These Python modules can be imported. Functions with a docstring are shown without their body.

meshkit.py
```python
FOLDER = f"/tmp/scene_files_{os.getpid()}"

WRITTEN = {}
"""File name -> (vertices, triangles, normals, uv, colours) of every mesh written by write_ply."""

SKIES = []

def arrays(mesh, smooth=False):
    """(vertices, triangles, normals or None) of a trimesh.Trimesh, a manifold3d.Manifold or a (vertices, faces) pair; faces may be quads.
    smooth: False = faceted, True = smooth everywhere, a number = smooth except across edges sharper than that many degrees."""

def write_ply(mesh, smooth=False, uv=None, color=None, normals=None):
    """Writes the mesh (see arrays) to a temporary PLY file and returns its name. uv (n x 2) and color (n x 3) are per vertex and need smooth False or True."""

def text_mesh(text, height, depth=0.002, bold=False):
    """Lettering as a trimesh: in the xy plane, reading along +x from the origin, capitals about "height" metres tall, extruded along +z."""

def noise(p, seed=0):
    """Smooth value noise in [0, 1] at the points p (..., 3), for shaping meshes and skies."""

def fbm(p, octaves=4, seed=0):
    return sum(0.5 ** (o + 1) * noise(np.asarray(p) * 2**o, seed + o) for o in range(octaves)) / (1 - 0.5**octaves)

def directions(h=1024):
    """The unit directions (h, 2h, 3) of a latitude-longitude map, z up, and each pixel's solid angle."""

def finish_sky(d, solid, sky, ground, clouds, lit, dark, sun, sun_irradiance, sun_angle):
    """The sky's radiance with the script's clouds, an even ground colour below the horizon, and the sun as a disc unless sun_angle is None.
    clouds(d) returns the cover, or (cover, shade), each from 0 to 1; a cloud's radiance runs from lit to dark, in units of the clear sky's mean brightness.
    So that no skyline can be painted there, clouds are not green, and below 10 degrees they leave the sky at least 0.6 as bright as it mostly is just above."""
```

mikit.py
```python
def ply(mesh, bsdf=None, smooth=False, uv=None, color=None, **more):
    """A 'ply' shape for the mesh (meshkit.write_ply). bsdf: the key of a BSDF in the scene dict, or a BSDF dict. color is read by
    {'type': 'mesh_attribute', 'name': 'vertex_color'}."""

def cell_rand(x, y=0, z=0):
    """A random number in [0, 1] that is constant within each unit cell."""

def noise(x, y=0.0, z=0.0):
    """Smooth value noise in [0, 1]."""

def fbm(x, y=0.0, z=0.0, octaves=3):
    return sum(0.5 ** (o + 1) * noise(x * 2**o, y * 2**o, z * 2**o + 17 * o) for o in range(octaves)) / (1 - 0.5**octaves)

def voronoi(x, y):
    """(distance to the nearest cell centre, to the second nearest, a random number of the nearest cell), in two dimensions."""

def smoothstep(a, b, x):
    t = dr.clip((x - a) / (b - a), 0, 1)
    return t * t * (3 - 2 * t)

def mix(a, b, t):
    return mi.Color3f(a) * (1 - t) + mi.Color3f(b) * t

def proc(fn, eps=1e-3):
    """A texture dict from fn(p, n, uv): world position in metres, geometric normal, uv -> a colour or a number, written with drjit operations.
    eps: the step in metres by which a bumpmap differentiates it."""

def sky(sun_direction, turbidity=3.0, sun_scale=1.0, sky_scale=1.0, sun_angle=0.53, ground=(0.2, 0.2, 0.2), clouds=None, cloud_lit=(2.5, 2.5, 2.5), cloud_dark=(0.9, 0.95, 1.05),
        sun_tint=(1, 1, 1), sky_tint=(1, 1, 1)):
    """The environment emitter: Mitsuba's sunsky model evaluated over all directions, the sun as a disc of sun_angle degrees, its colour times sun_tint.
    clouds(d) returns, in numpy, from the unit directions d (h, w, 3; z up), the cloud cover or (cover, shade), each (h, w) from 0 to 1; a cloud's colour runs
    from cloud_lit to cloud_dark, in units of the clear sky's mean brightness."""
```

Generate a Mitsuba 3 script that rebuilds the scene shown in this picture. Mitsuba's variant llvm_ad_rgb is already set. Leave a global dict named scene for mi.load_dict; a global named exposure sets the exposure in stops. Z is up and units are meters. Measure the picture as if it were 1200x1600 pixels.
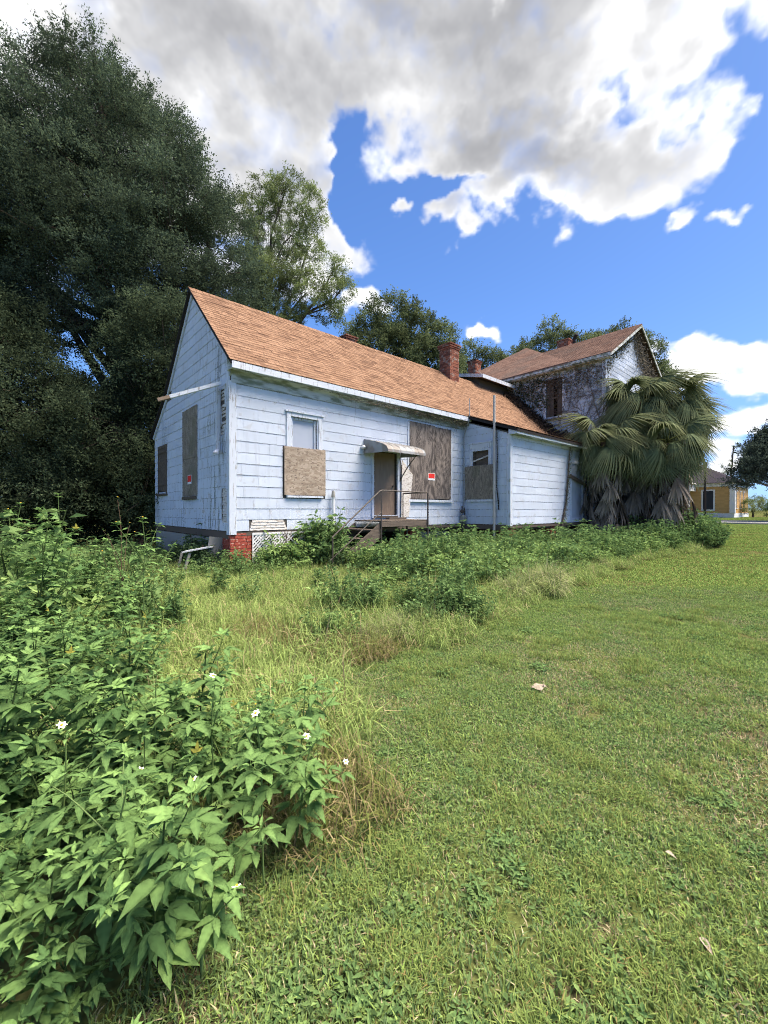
import math
import numpy as np
import trimesh
import drjit as dr
import mitsuba as mi
from shapely.geometry import Polygon, box as sbox
import mikit, meshkit
from mikit import fbm, noise, voronoi, cell_rand, smoothstep, mix

T = mi.ScalarTransform4f
# ------------------------------------------------------------------ camera, sky, exposure
# world: x runs along the long wall of the old house, y along its gable end, origin under the near corner
CAM = np.array([-3.82, -9.68, 1.6])
FWD = np.array([0.6649, 0.7469, 0.0])
RGT = np.array([0.7469, -0.6649, 0.0])
PITCH = -3.0 / 655
scene = {}
labels = {}
scene['camera'] = {
    'type': 'perspective', 'fov': math.degrees(2 * math.atan(600 / 655)), 'fov_axis': 'x', 'near_clip': 0.05, 'far_clip': 2000.0,
    'to_world': T().look_at(origin=CAM.tolist(), target=(CAM + FWD + [0, 0, PITCH]).tolist(), up=[0, 0, 1])}
exposure = 3.2


def cf(r, d, z=0.0):
    """metres to the right of and ahead of where the photographer stands -> world"""
    return CAM * [1, 1, 0] + RGT * r + FWD * d + [0, 0, z]


SUN_D = RGT * 0.72 - FWD * 0.08 + np.array([0, 0, 1.45])


def clouds(d):
    # each direction is shifted by fractal noise before the banks are laid out, which frays their edges
    def n3(f, o, s):
        return np.stack([meshkit.fbm(d * f + 7.3 * k, o, s + 31 * k) - .5 for k in range(3)], -1)
    w = d + n3(6.0, 3, 2) * .16 + n3(19.0, 5, 5) * .085 + n3(47.0, 4, 8) * .035
    w /= np.linalg.norm(w, axis=-1, keepdims=True)
    r, f, z = w @ RGT, w @ FWD, w[..., 2]
    az, el = np.degrees(np.arctan2(r, f)), np.degrees(np.arcsin(np.clip(z, -1, 1)))
    # cloud banks: azimuth, elevation, half widths, tilt, weight
    banks = [(-27, 46, 24, 19, 0, 1.0), (-12, 38, 9, 9, 0, .9), (-7.5, 31.5, 5.5, 6, 0, .8), (14, 52, 30, 13, 0, 1.1), (15, 41, 14, 7, 0, .9), (25, 36.5, 16, 4.4, -.02, .95), (10, 34.5, 6, 2.6, 0, .75),
             (36, 47, 9, 8, .6, .95), (46, 46, 9, 5, .3, .8), (3.5, 34.5, 1.8, 1.6, 0, .6), (35.1, 30.3, 2.2, 1.8, .5, .6), (40, 29.4, 2.0, 1.0, .3, .55), (42.3, 35.4, 1.5, 2.2, 0, .75), (37.8, 15.3, 4.6, 2.2, -.1, .9), (42.5, 14.6, 3.5, 2.2, .2, .8),
             (14.5, 22.2, 2.4, 1.8, 0, .85), (-2, 25.6, 5, 2, 0, .7), (40, 9.6, 9, 1.6, 0, .6), (41, 6.0, 12, 2.4, 0, .62), (-40, 24, 8, 6, 0, .4), (0, 82, 60, 24, 0, .55), (-75, 35, 25, 18, 0, .8), (84, 36, 18, 10, 0, .6), (150, 40, 50, 15, 0, .7), (-140, 35, 30, 14, 0, .6)]
    holes = [(-4.2, 38.5, 1.7, 4.2, .1, 1.0), (8.0, 36.9, 6.0, 1.2, .1, .7), (43.0, 36.6, 2.6, 2.6, .3, .8), (-39, 45.5, 2.2, 2.0, 0, .8), (14, 51, 1.2, 1.5, 0, .6)]
    fld = np.zeros(az.shape)
    for (a, e, ww, hh, t, k) in banks + [(a, e, ww, hh, t, -k) for a, e, ww, hh, t, k in holes]:
        da = (az - a + 180) % 360 - 180
        da = da * np.cos(np.radians(np.clip(el, 0, 88))) / np.cos(np.radians(min(e, 75)))
        de = el - e - t * da
        g = np.exp(-((da / ww) ** 2 + (de / hh) ** 2) * .9)
        fld = np.maximum(fld, k * g) if k > 0 else fld + k * g
    fine = meshkit.fbm(d * 26.0 + 1.7, 5, 9)
    wisp = meshkit.fbm(w * np.array([11.0, 11.0, 16.0]) + 5.5, 5, 14)
    big = meshkit.fbm(d * np.array([5.0, 5.0, 7.0]) + 3.1, 5, 4)
    x = fld + (fine - .5) * .55
    cover = np.clip((x - .29) / .28, 0, 1)
    cover = (cover * cover * (3 - 2 * cover)) * np.clip(.80 + (fine - .35) * 1.2, 0, 1)
    el0 = np.degrees(np.arcsin(np.clip(d[..., 2], -1, 1)))
    thick = (1 - np.exp(-1.25 * np.clip((fld - .42) / .5 + (big - .5) * 2.3 + (fine - .5) * .8 + (wisp - .5) * 1.2, 0, 2))) * np.clip((el0 - 24) / 14, 0, 1)
    return cover, thick


scene['sky'] = mikit.sky(SUN_D.tolist(), turbidity=3.6, sun_scale=0.95, sun_angle=40.0, sky_scale=.62, clouds=clouds, cloud_lit=(2.5, 2.5, 2.5), cloud_dark=(.50, .51, .56),
                         sky_tint=(.66, .84, 1.18), sun_tint=(.97, .98, 1.0), ground=(.12, .15, .07))

# ------------------------------------------------------------------ helpers


def numbered(key):
    if key not in scene and key not in labels:
        return key
    i = 1
    while f'{key}_{i:03d}' in scene or f'{key}_{i:03d}' in labels:
        i += 1
    return f'{key}_{i:03d}'


def tag(key, label=None, cat=None, group=None, kind=None):
    d = labels.setdefault(key, {})
    for k, v in (('label', label), ('category', cat), ('group', group), ('kind', kind)):
        if v:
            d[k] = v
    return key


def thing(name, label, cat, group=None, kind=None):
    return tag(numbered(name), label, cat, group, kind)


def obj(name, mesh, bsdf, parent=None, smooth=False, color=None, to_world=None, label=None, kind=None, **kw):
    key = numbered((parent + '__' if parent else '') + name)
    d = mesh if isinstance(mesh, dict) else mikit.ply(mesh, bsdf, smooth=smooth, color=color)
    d = dict(d)
    if isinstance(mesh, dict) and bsdf:
        d['bsdf'] = {'type': 'ref', 'id': bsdf}
    if to_world is not None:
        d['to_world'] = to_world
    scene[key] = d
    if label or kind:
        tag(key, label, kind=kind)
    return key


class MB:
    def __init__(s):
        s.v, s.f, s.c, s.n = [], [], [], 0

    def add(s, v, f, c=None):
        v, f = np.asarray(v, float), np.asarray(f, int)
        if f.shape[1] == 4:
            f = np.vstack([f[:, [0, 1, 2]], f[:, [0, 2, 3]]])
        s.v.append(v); s.f.append(f + s.n); s.n += len(v)
        if c is not None:
            s.c.append(np.broadcast_to(c, (len(v), 3)))
        return s

    def mesh(s):
        return np.vstack(s.v), np.vstack(s.f)

    def col(s):
        return np.vstack(s.c) if s.c else None


BOXF = np.array([[0, 3, 2, 1], [4, 5, 6, 7], [0, 1, 5, 4], [1, 2, 6, 5], [2, 3, 7, 6], [3, 0, 4, 7]])


def box(x0, x1, y0, y1, z0, z1):
    x0, x1 = min(x0, x1), max(x0, x1); y0, y1 = min(y0, y1), max(y0, y1); z0, z1 = min(z0, z1), max(z0, z1)
    return np.array([[x0, y0, z0], [x1, y0, z0], [x1, y1, z0], [x0, y1, z0], [x0, y0, z1], [x1, y0, z1], [x1, y1, z1], [x0, y1, z1]], float), BOXF


def cbox(x0, x1, y0, y1, z0, z1, b=.008):
    """a box with chamfered edges"""
    x0, x1 = min(x0, x1), max(x0, x1); y0, y1 = min(y0, y1), max(y0, y1); z0, z1 = min(z0, z1), max(z0, z1)
    b = min(b, (x1 - x0) / 3, (y1 - y0) / 3, (z1 - z0) / 3)
    pts = [(x0 + i * b, y0 + j * b, z0 + k * b) if 0 else None for i in () for j in () for k in ()]
    P = []
    for X, sx in ((x0, 1), (x1, -1)):
        for Y, sy in ((y0, 1), (y1, -1)):
            for Z, sz in ((z0, 1), (z1, -1)):
                P += [(X + sx * b, Y + sy * b, Z), (X + sx * b, Y, Z + sz * b), (X, Y + sy * b, Z + sz * b)]
    m = trimesh.convex.convex_hull(np.array(P))
    return np.array(m.vertices), np.array(m.faces)


def slab(p0, p1, w, h, up=(0, 0, 1)):
    """a bar from p0 to p1, w wide, h deep"""
    p0, p1 = np.asarray(p0, float), np.asarray(p1, float)
    t = (p1 - p0) / np.linalg.norm(p1 - p0)
    a = np.cross(t, up)
    if np.linalg.norm(a) < 1e-6:
        a = np.cross(t, (1, 0, 0))
    a /= np.linalg.norm(a)
    b = np.cross(a, t)
    q = [p + i * a * w / 2 + j * b * h / 2 for p in (p0, p1) for i, j in ((-1, -1), (1, -1), (1, 1), (-1, 1))]
    return np.array(q), np.array([[0, 1, 2, 3], [4, 7, 6, 5], [0, 4, 5, 1], [1, 5, 6, 2], [2, 6, 7, 3], [3, 7, 4, 0]])


def tube(points, radii, sides=6, caps=True):
    p = np.asarray(points, float)
    n = len(p)
    t = np.gradient(p, axis=0)
    t /= np.linalg.norm(t, axis=1, keepdims=True) + 1e-12
    a = np.cross(t, np.where(np.abs(t[:, 2:]) < .9, [0, 0, 1.], [1., 0, 0]))
    a /= np.linalg.norm(a, axis=1, keepdims=True) + 1e-12
    b, g = np.cross(t, a), np.arange(sides) * 2 * np.pi / sides
    v = p[:, None] + np.broadcast_to(radii, (n,))[:, None, None] * (np.cos(g)[None, :, None] * a[:, None] + np.sin(g)[None, :, None] * b[:, None])
    i, j = np.meshgrid(np.arange(n - 1), np.arange(sides), indexing='ij')
    q = np.stack([i * sides + j, i * sides + (j + 1) % sides, (i + 1) * sides + (j + 1) % sides, (i + 1) * sides + j], -1).reshape(-1, 4)
    f = np.vstack([q[:, [0, 1, 2]], q[:, [0, 2, 3]]])
    v = v.reshape(-1, 3)
    if caps:
        k = len(v)
        v = np.vstack([v, p[:1], p[-1:]])
        j = np.arange(sides); l = (n - 1) * sides
        f = np.vstack([f, np.stack([(j + 1) % sides, j, j * 0 + k], 1), np.stack([l + j, l + (j + 1) % sides, j * 0 + k + 1], 1)])
    return v, f


def prism(poly, place, d0, d1=None):
    """a convex outline (n x 2) given thickness: place(a, b, depth) -> xyz; d0, d1: depths of back and front (numbers or functions of the outline points)"""
    poly = np.asarray(poly, float); n = len(poly)
    D0 = d0(poly) if callable(d0) else np.full(n, d0); D1 = d1(poly) if callable(d1) else np.full(n, d1)
    v = np.array([place(a, b, d) for (a, b), d in zip(poly, D0)] + [place(a, b, d) for (a, b), d in zip(poly, D1)])
    f = [[0, i + 1, i] for i in range(1, n - 1)] + [[n, n + i, n + i + 1] for i in range(1, n - 1)]
    for i in range(n):
        j = (i + 1) % n
        f += [[i, j, n + j], [i, n + j, n + i]]
    return v, np.array(f)


def extrude(poly, place, d0, d1):
    m = trimesh.creation.extrude_polygon(poly, 1.0, engine='earcut')
    v = np.array([place(a, b, d0 + (d1 - d0) * c) for a, b, c in m.vertices])
    return v, np.array(m.faces)


# ------------------------------------------------------------------ materials
def mat(name, color, rough=.8, spec=.3, **kw):
    c = color if isinstance(color, dict) else {'type': 'rgb', 'value': list(color)}
    if rough >= .75 and not kw:
        scene[name] = {'type': 'twosided', 'b': {'type': 'diffuse', 'reflectance': c}}
        return name
    scene[name] = {'type': 'twosided', 'b': {'type': 'principled', 'base_color': c, 'roughness': rough, 'specular': spec, **kw}}
    return name


def leafmat(name, color=None, trans=.7, rough=.45, eta=1.4):
    c = {'type': 'mesh_attribute', 'name': 'vertex_color'} if color is None else {'type': 'rgb', 'value': list(color)}
    scene[name] = {'type': 'principledthin', 'base_color': c, 'roughness': rough, 'diff_trans': trans, 'eta': eta, 'spec_trans': 0.0}
    return name


def f_siding(p, n, uv):
    base = mix((.42, .485, .60), (.485, .55, .66), fbm(p.x * .9 + 4, p.y * .9, p.z * 1.3))
    base = base * (.93 + .10 * cell_rand(dr.floor(p.x / .61 + .5 * dr.floor(p.z / .267 - .12)), dr.floor(p.y / .61), dr.floor((p.z - 1.1) / .267)))
    h = p.x + p.y
    streak = smoothstep(.52, .78, fbm(h * 26, p.z * 1.6, 3.0))
    grime = smoothstep(.42, .68, fbm(h * 1.1, p.z * .9, 7.0))
    gable = dr.select(p.x < .1, 1.0, 0.0)
    edge = gable * (smoothstep(2.4, .3, p.y) * 1.0 + smoothstep(2.4, 1.1, p.z) * .7)
    old = dr.select((p.x > 15.5) & (p.z > 4.0), 1.0, 0.0)      # the tall block has had no paint for longer
    amt = old * .42 * smoothstep(.38, .62, fbm(p.y * 2.2 + p.x * .7, p.z * 2.6, 13.0)) + streak * (.13 * grime + .45 * gable * grime + edge * smoothstep(.38, .6, fbm(h * 2.5, p.z * 1.5, 11.0)))
    chip = smoothstep(.70, .74, fbm(h * 9, p.z * 7, 5.0)) * (.35 + .65 * edge)
    c = mix(base, (.13, .15, .16), dr.clip(amt, 0, .85))
    return mix(c, (.34, .33, .32), dr.clip(chip, 0, .8))


def f_trim(p, n, uv):
    c = mix((.45, .51, .61), (.52, .57, .66), fbm(p.x * 3, p.y * 3, p.z * 3))
    crack = smoothstep(.66, .72, fbm((p.x + p.y) * 40, p.z * 5, 2.0))
    return mix(c, (.22, .21, .20), crack * .7)


def f_soffit(p, n, uv):
    return mix((.20, .23, .19), (.48, .52, .56), smoothstep(.35, .62, fbm(p.x * 3, p.y * 9, p.z * 9)))


def f_shingle(p, n, uv):
    row = dr.floor((p.y + .32) / .1025)
    k = .55 * cell_rand(dr.floor(p.x / .31 + .5 * row), row, 3) + .45 * cell_rand(dr.floor(p.x / .155 + .5 * row), row, 5)
    c = mix((.165, .102, .070), (.265, .172, .120), k)
    c = mix(c, (.11, .068, .050), smoothstep(.72, .95, cell_rand(dr.floor(p.x / .31 + .5 * row), row, 8)) * .6)
    return c * (.75 + .5 * noise(p.x * 120, p.y * 120, p.z * 120))


def f_oldroof(p, n, uv):
    k = cell_rand(dr.floor(p.y / .30), dr.floor(p.z / .10), dr.floor(p.x / 2.0))
    c = mix((.105, .070, .060), (.165, .112, .095), k)
    return mix(c, (.10, .085, .08), smoothstep(.45, .75, fbm(p.x * .8, p.y * .8, p.z)) * .6) * (.8 + .4 * noise(p.x * 60, p.y * 60, p.z * 60))


def f_brick_paint(p, n, uv):
    c = mix((.22, .040, .026), (.33, .072, .05), fbm(p.x * 8, p.y * 8, p.z * 12))
    return mix(c, (.42, .26, .21), smoothstep(.66, .74, fbm(p.x * 18, p.y * 18, p.z * 22 + 4)))


def f_brick_old(p, n, uv):
    k = cell_rand(dr.floor(p.x / .21), dr.floor(p.y / .21), dr.floor(p.z / .075))
    c = mix((.12, .055, .045), (.30, .13, .095), k)
    return mix(c, (.30, .27, .25), smoothstep(.58, .72, fbm(p.x * 7, p.y * 7, p.z * 7)) * .7)


def f_osb(p, n, uv):
    h = p.x + p.y
    d1, d2, k = voronoi(h * 9 + 2 * noise(h * 5, p.z * 9), p.z * 26)
    c = mix((.235, .19, .15), (.40, .34, .285), k)
    c = mix(c, (.12, .10, .085), smoothstep(.62, .74, fbm(h * 22, p.z * 34, 1.0)) * .8)
    return c * (.85 + .3 * fbm(h * 1.5, p.z * 1.5, 0))


def f_ply(p, n, uv):
    h = p.x + p.y
    w = fbm(h * 2.6 + 1.6 * noise(h * 1.3, p.z * 1.1), p.z * .55, 0)
    lines = .5 + .5 * dr.sin(w * 85)
    c = mix((.075, .068, .068), (.245, .215, .20), lines * (.35 + .65 * noise(h * 40, p.z * 3)))
    return mix(c, (.28, .25, .235), smoothstep(.55, .75, fbm(h * 5, p.z * 2.2, 4)) * .45)


def f_greyply(p, n, uv):
    h = p.x + p.y
    w = fbm(h * 7 + noise(h * 2, p.z * 1.2), p.z * .8, 0)
    c = mix((.155, .138, .118), (.275, .245, .21), .5 + .5 * dr.sin(w * 60))
    c = c * (.8 + .35 * noise(h * 70, p.z * 4))
    return mix(c, (.12, .125, .09), smoothstep(.55, .72, fbm(h * 3, p.z * 2, 5)) * .45)


def f_door(p, n, uv):
    return mix((.16, .115, .085), (.24, .18, .135), fbm(p.x * 30, p.y * 3, p.z * 3)) * (.85 + .3 * fbm(p.x * 2, p.z * 2, 0))


def f_metal(p, n, uv):
    c = mix((.16, .175, .19), (.26, .28, .30), fbm(p.x * 4, p.y * 4, p.z * 4))
    return mix(c, (.14, .12, .105), smoothstep(.44, .62, fbm(p.x * 11, p.y * 3, p.z * 3)) * .8)


def f_wood(p, n, uv):
    return mix((.065, .055, .048), (.165, .14, .12), fbm(p.x * 4, p.y * 20, p.z * 20))


def f_clap(p, n, uv):
    c = mix((.46, .44, .42), (.62, .62, .63), fbm(p.x * 6, p.y * 6, p.z * 20))
    return mix(c, (.20, .17, .14), smoothstep(.55, .66, fbm(p.x * 14, p.y * 14, p.z * 40)) * .7)


def f_soil(p, n, uv):
    c = mix((.060, .062, .026), (.105, .100, .045), fbm(p.x * 1.6, p.y * 1.6, 0))
    c = mix(c, (.075, .100, .030), smoothstep(.35, .65, fbm(p.x * .35, p.y * .35, 3)))
    c = mix(c, (.085, .068, .045), smoothstep(.62, .75, fbm(p.x * 3.2, p.y * 3.2, 9)) * .7)
    return c * (.7 + .6 * noise(p.x * 60, p.y * 60, 0))


def f_bark(p, n, uv):
    return mix((.045, .037, .031), (.13, .11, .095), fbm(p.x * 9, p.y * 9, p.z * 2.2))


def f_asphalt(p, n, uv):
    return mix((.34, .335, .33), (.44, .435, .425), fbm(p.x * .7, p.y * .7, 0)) * (.85 + .3 * noise(p.x * 30, p.y * 30, 0))


def f_yellow(p, n, uv):
    k = cell_rand(dr.floor(p.y / .45), dr.floor(p.x / .45), dr.floor(p.z / .15))
    return mix((.40, .245, .095), (.47, .295, .125), k)


P = mikit.proc
mat('m_siding', P(f_siding), .55, .35)
mat('m_trim', P(f_trim), .5, .35)
mat('m_soffit', P(f_soffit), .8)
mat('m_shingle', P(f_shingle), .9, .2)
mat('m_oldroof', P(f_oldroof), .9, .2)
mat('m_brickpaint', P(f_brick_paint), .6, .3)
mat('m_brickold', P(f_brick_old), .9, .2)
mat('m_osb', P(f_osb), .8)
mat('m_ply', P(f_ply), .8)
mat('m_greyply', P(f_greyply), .8)
mat('m_door', P(f_door), .6)
mat('m_metal', P(f_metal), .5, .5)
mat('m_wood', P(f_wood), .85)
mat('m_clap', P(f_clap), .8)
mat('m_soil', P(f_soil), .95, .1)
mat('m_bark', P(f_bark), .9, .15)
mat('m_road', P(f_asphalt), .9, .2)
mat('m_yellow', P(f_yellow), .7)
mat('m_mortar', (.28, .25, .23), .9)
mat('m_mortar_red', (.20, .06, .045), .9)
mat('m_dark', (.12, .10, .085), .9)
mat('m_sheath', (.10, .095, .09), .9)
mat('m_tar', (.035, .033, .035), .8)
mat('m_white', (.58, .60, .63), .5)
mat('m_paleblue', (.36, .41, .51), .45)
mat('m_iron', (.055, .046, .042), .5, .4)
mat('m_pipe', (.36, .36, .36), .5, .4)
mat('m_conc', (.26, .26, .25), .9)
mat('m_red', (.55, .03, .025), .5)
mat('m_roofdark', (.045, .042, .055), .85)
mat('m_glassdark', (.02, .03, .045), .08, .6)
mat('m_stem', (.10, .16, .05), .7)
mat('m_brownstem', (.10, .07, .05), .8)
mat('m_vine', (.125, .098, .085), .85)
mat('m_petal', (.82, .82, .78), .6)
mat('m_disc', (.60, .36, .02), .7)
mat('m_paint_car', (.75, .76, .77), .25, .5, clearcoat=.6)
mat('m_rubber', (.02, .02, .02), .8)
mat('m_trunk', (.085, .068, .055), .9)
mat('m_paper', (.30, .26, .21), .8)
leafmat('m_leaf', None, .55, .42)
leafmat('m_treeleaf', None, .75, .5)
leafmat('m_grass', None, .5, .5)
leafmat('m_palm', None, .45, .4)
leafmat('m_dry', None, .4, .8)


# ------------------------------------------------------------------ ground
def sstep(a, b, x):
    t = np.clip((np.asarray(x, float) - a) / (b - a), 0, 1)
    return t * t * (3 - 2 * t)


def gz(x, y):
    x, y = np.asarray(x, float), np.asarray(y, float)
    z = .62 * sstep(9, 32, x) + .15 * sstep(43, 53, x)
    near = np.exp(-((x + 2) ** 2 + (y + 6) ** 2) / 300)
    p = np.stack([x, y, x * 0], -1)
    return z + near * .05 * (meshkit.fbm(p * .9, 3, 2) - .5)


def ground_mesh():
    e = np.unique(np.concatenate([np.linspace(-14, 30, 177), np.linspace(30, 90, 61), -np.geomspace(14, 900, 24), np.geomspace(90, 900, 16)]))
    fy = np.unique(np.concatenate([np.linspace(-16, 14, 121), np.geomspace(14, 900, 26), -np.geomspace(16, 900, 24)]))
    X, Y = np.meshgrid(e, fy, indexing='ij')
    v = np.stack([X, Y, gz(X, Y)], -1).reshape(-1, 3)
    n, m = X.shape
    i, j = np.meshgrid(np.arange(n - 1), np.arange(m - 1), indexing='ij')
    q = np.stack([i * m + j, (i + 1) * m + j, (i + 1) * m + j + 1, i * m + j + 1], -1).reshape(-1, 4)
    return v, q


obj('ground', ground_mesh(), 'm_soil', smooth=True, kind='structure', label='uneven lawn soil under the grass around the old house')
tag('sky', kind='structure') if False else None
# the street beyond the lawn, with its kerbs
rx0, rx1 = 34.0, 42.0
zr = float(gz(38, 0))
obj('road', (np.array([[rx0, -120, zr + .012], [rx1, -120, zr + .012], [rx1, 120, zr + .012], [rx0, 120, zr + .012]]), np.array([[0, 1, 2, 3]])), 'm_road', kind='structure', label='pale paved street beyond the lawn')
for xk in (rx0 - .16, rx1):
    obj('kerb', cbox(xk, xk + .16, -120, 120, zr - .2, zr + .12, .03), 'm_conc', kind='structure', label='low concrete kerb along the street')

# ------------------------------------------------------------------ the old house
H = thing('old_house', 'derelict pale blue weatherboard house with orange shingle wing and boarded windows', 'house')
ZB, EXP, PW = 1.10, .267, .61
SL = (7.75 - 5.02) / 2.9


def roof_z(y):
    return 7.75 - SL * abs(y - 2.6)


def place_front(y0):      # wall seen from -y: a = x, b = z, depth outward
    return lambda a, b, d: (a, y0 - d, b)


def place_gable(x0):      # wall seen from -x: a = y, b = z
    return lambda a, b, d: (x0 - d, a, b)


def clap_wall(wall, outline, holes, place, flip, a_off=0., zb=ZB, exp=EXP, pw=PW, skip=(), bsdf='m_siding', shared=True, name='siding_panel', stuff=False):
    """lapped siding panels over a wall outline (shapely, in wall coordinates), around rectangular holes"""
    rng = np.random.default_rng(abs(hash((round(outline.area, 3), len(holes)))) % 1000 if False else int(outline.area * 100) % 9973)
    a0, b0, a1, b1 = outline.bounds
    cache = {}
    pile = MB()
    row = 0
    z = zb
    while z < b1:
        st = a_off - (pw / 2 if row % 2 else 0) + [0, .07, -.05][row % 3]
        k0 = int((a0 - st) // pw)
        a = st + k0 * pw
        while a < a1:
            lo, hi = z + .003, z + exp - .004
            r = sbox(a + .002, lo, a + pw - .002, hi)
            jz, jd = rng.uniform(-.004, .004), rng.uniform(0, .004)
            if not r.intersects(outline) or any(abs((a + pw / 2) - s[0]) < s[2] and abs(z + exp / 2 - s[1]) < s[3] for s in skip):
                a += pw
                continue
            q = r.intersection(outline)
            full = q.area > r.area * .999
            for h in holes:
                hb = sbox(*h)
                if q.intersects(hb):
                    q = q.difference(hb); full = False
            depth = lambda pts, z=z, jd=jd: .008 + jd + .009 * np.clip((z + exp - np.asarray(pts)[:, 1]) / exp, 0, 1.05)
            parts = []
            for g in getattr(q, 'geoms', [q]):
                if g.is_empty or g.area < .002 or g.geom_type != 'Polygon':
                    continue
                hull = g.convex_hull
                if hull.area - g.area > 1e-4:    # split an L at the hole
                    cuts = []
                    for h in holes:
                        for part in (sbox(-99, -99, h[0], 99), sbox(h[2], -99, 99, 99), sbox(h[0], -99, h[2], h[1]), sbox(h[0], h[3], h[2], 99)):
                            c = g.intersection(part)
                            cuts += [x for x in getattr(c, 'geoms', [c]) if x.geom_type == 'Polygon' and x.area > .001] if g.intersects(sbox(*h).buffer(.01)) else []
                    parts += cuts
                else:
                    parts.append(g)
            m = MB()
            for g in parts:
                pts = np.array(g.exterior.coords)[:-1]
                if Polygon(pts).exterior.is_ccw == flip:
                    pts = pts[::-1]
                m.add(*prism(pts, place, -.002, depth))
            if m.n:
                if stuff:
                    pile.add(*m.mesh())
                else:
                    obj(name, m.mesh(), bsdf, wall)
            a += pw
        z += exp
        row += 1
    if stuff and pile.n:
        obj(name, pile.mesh(), bsdf, wall, kind='stuff')


def core(outline, holes, place, bsdf, parent, name='wall', label=None, th=.12):
    p = outline
    for h in holes:
        p = p.difference(sbox(*h))
    return obj(name, extrude(p, place, -th, 0.0), bsdf, parent, label=label)


# long front wall
XI = 8.74
front_holes = [(1.60, 3.0, 2.36, 4.02), (4.35, 1.40, 5.34, 3.40)]
fo = Polygon([(0, ZB), (XI, ZB), (XI, 4.86), (0, 4.86)])
w_front = core(fo, front_holes, place_front(0), 'm_sheath', H, label='long wall with boarded windows, door and awning')
clap_wall(w_front, Polygon([(.13, ZB), (XI, ZB), (XI, 4.57), (.13, 4.57)]), front_holes + [(1.34, 1.9, 2.62, 3.25), (5.87, 1.95, 7.96, 4.46), (.45, 1.06, 1.46, 1.36)], place_front(0), True)
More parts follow.
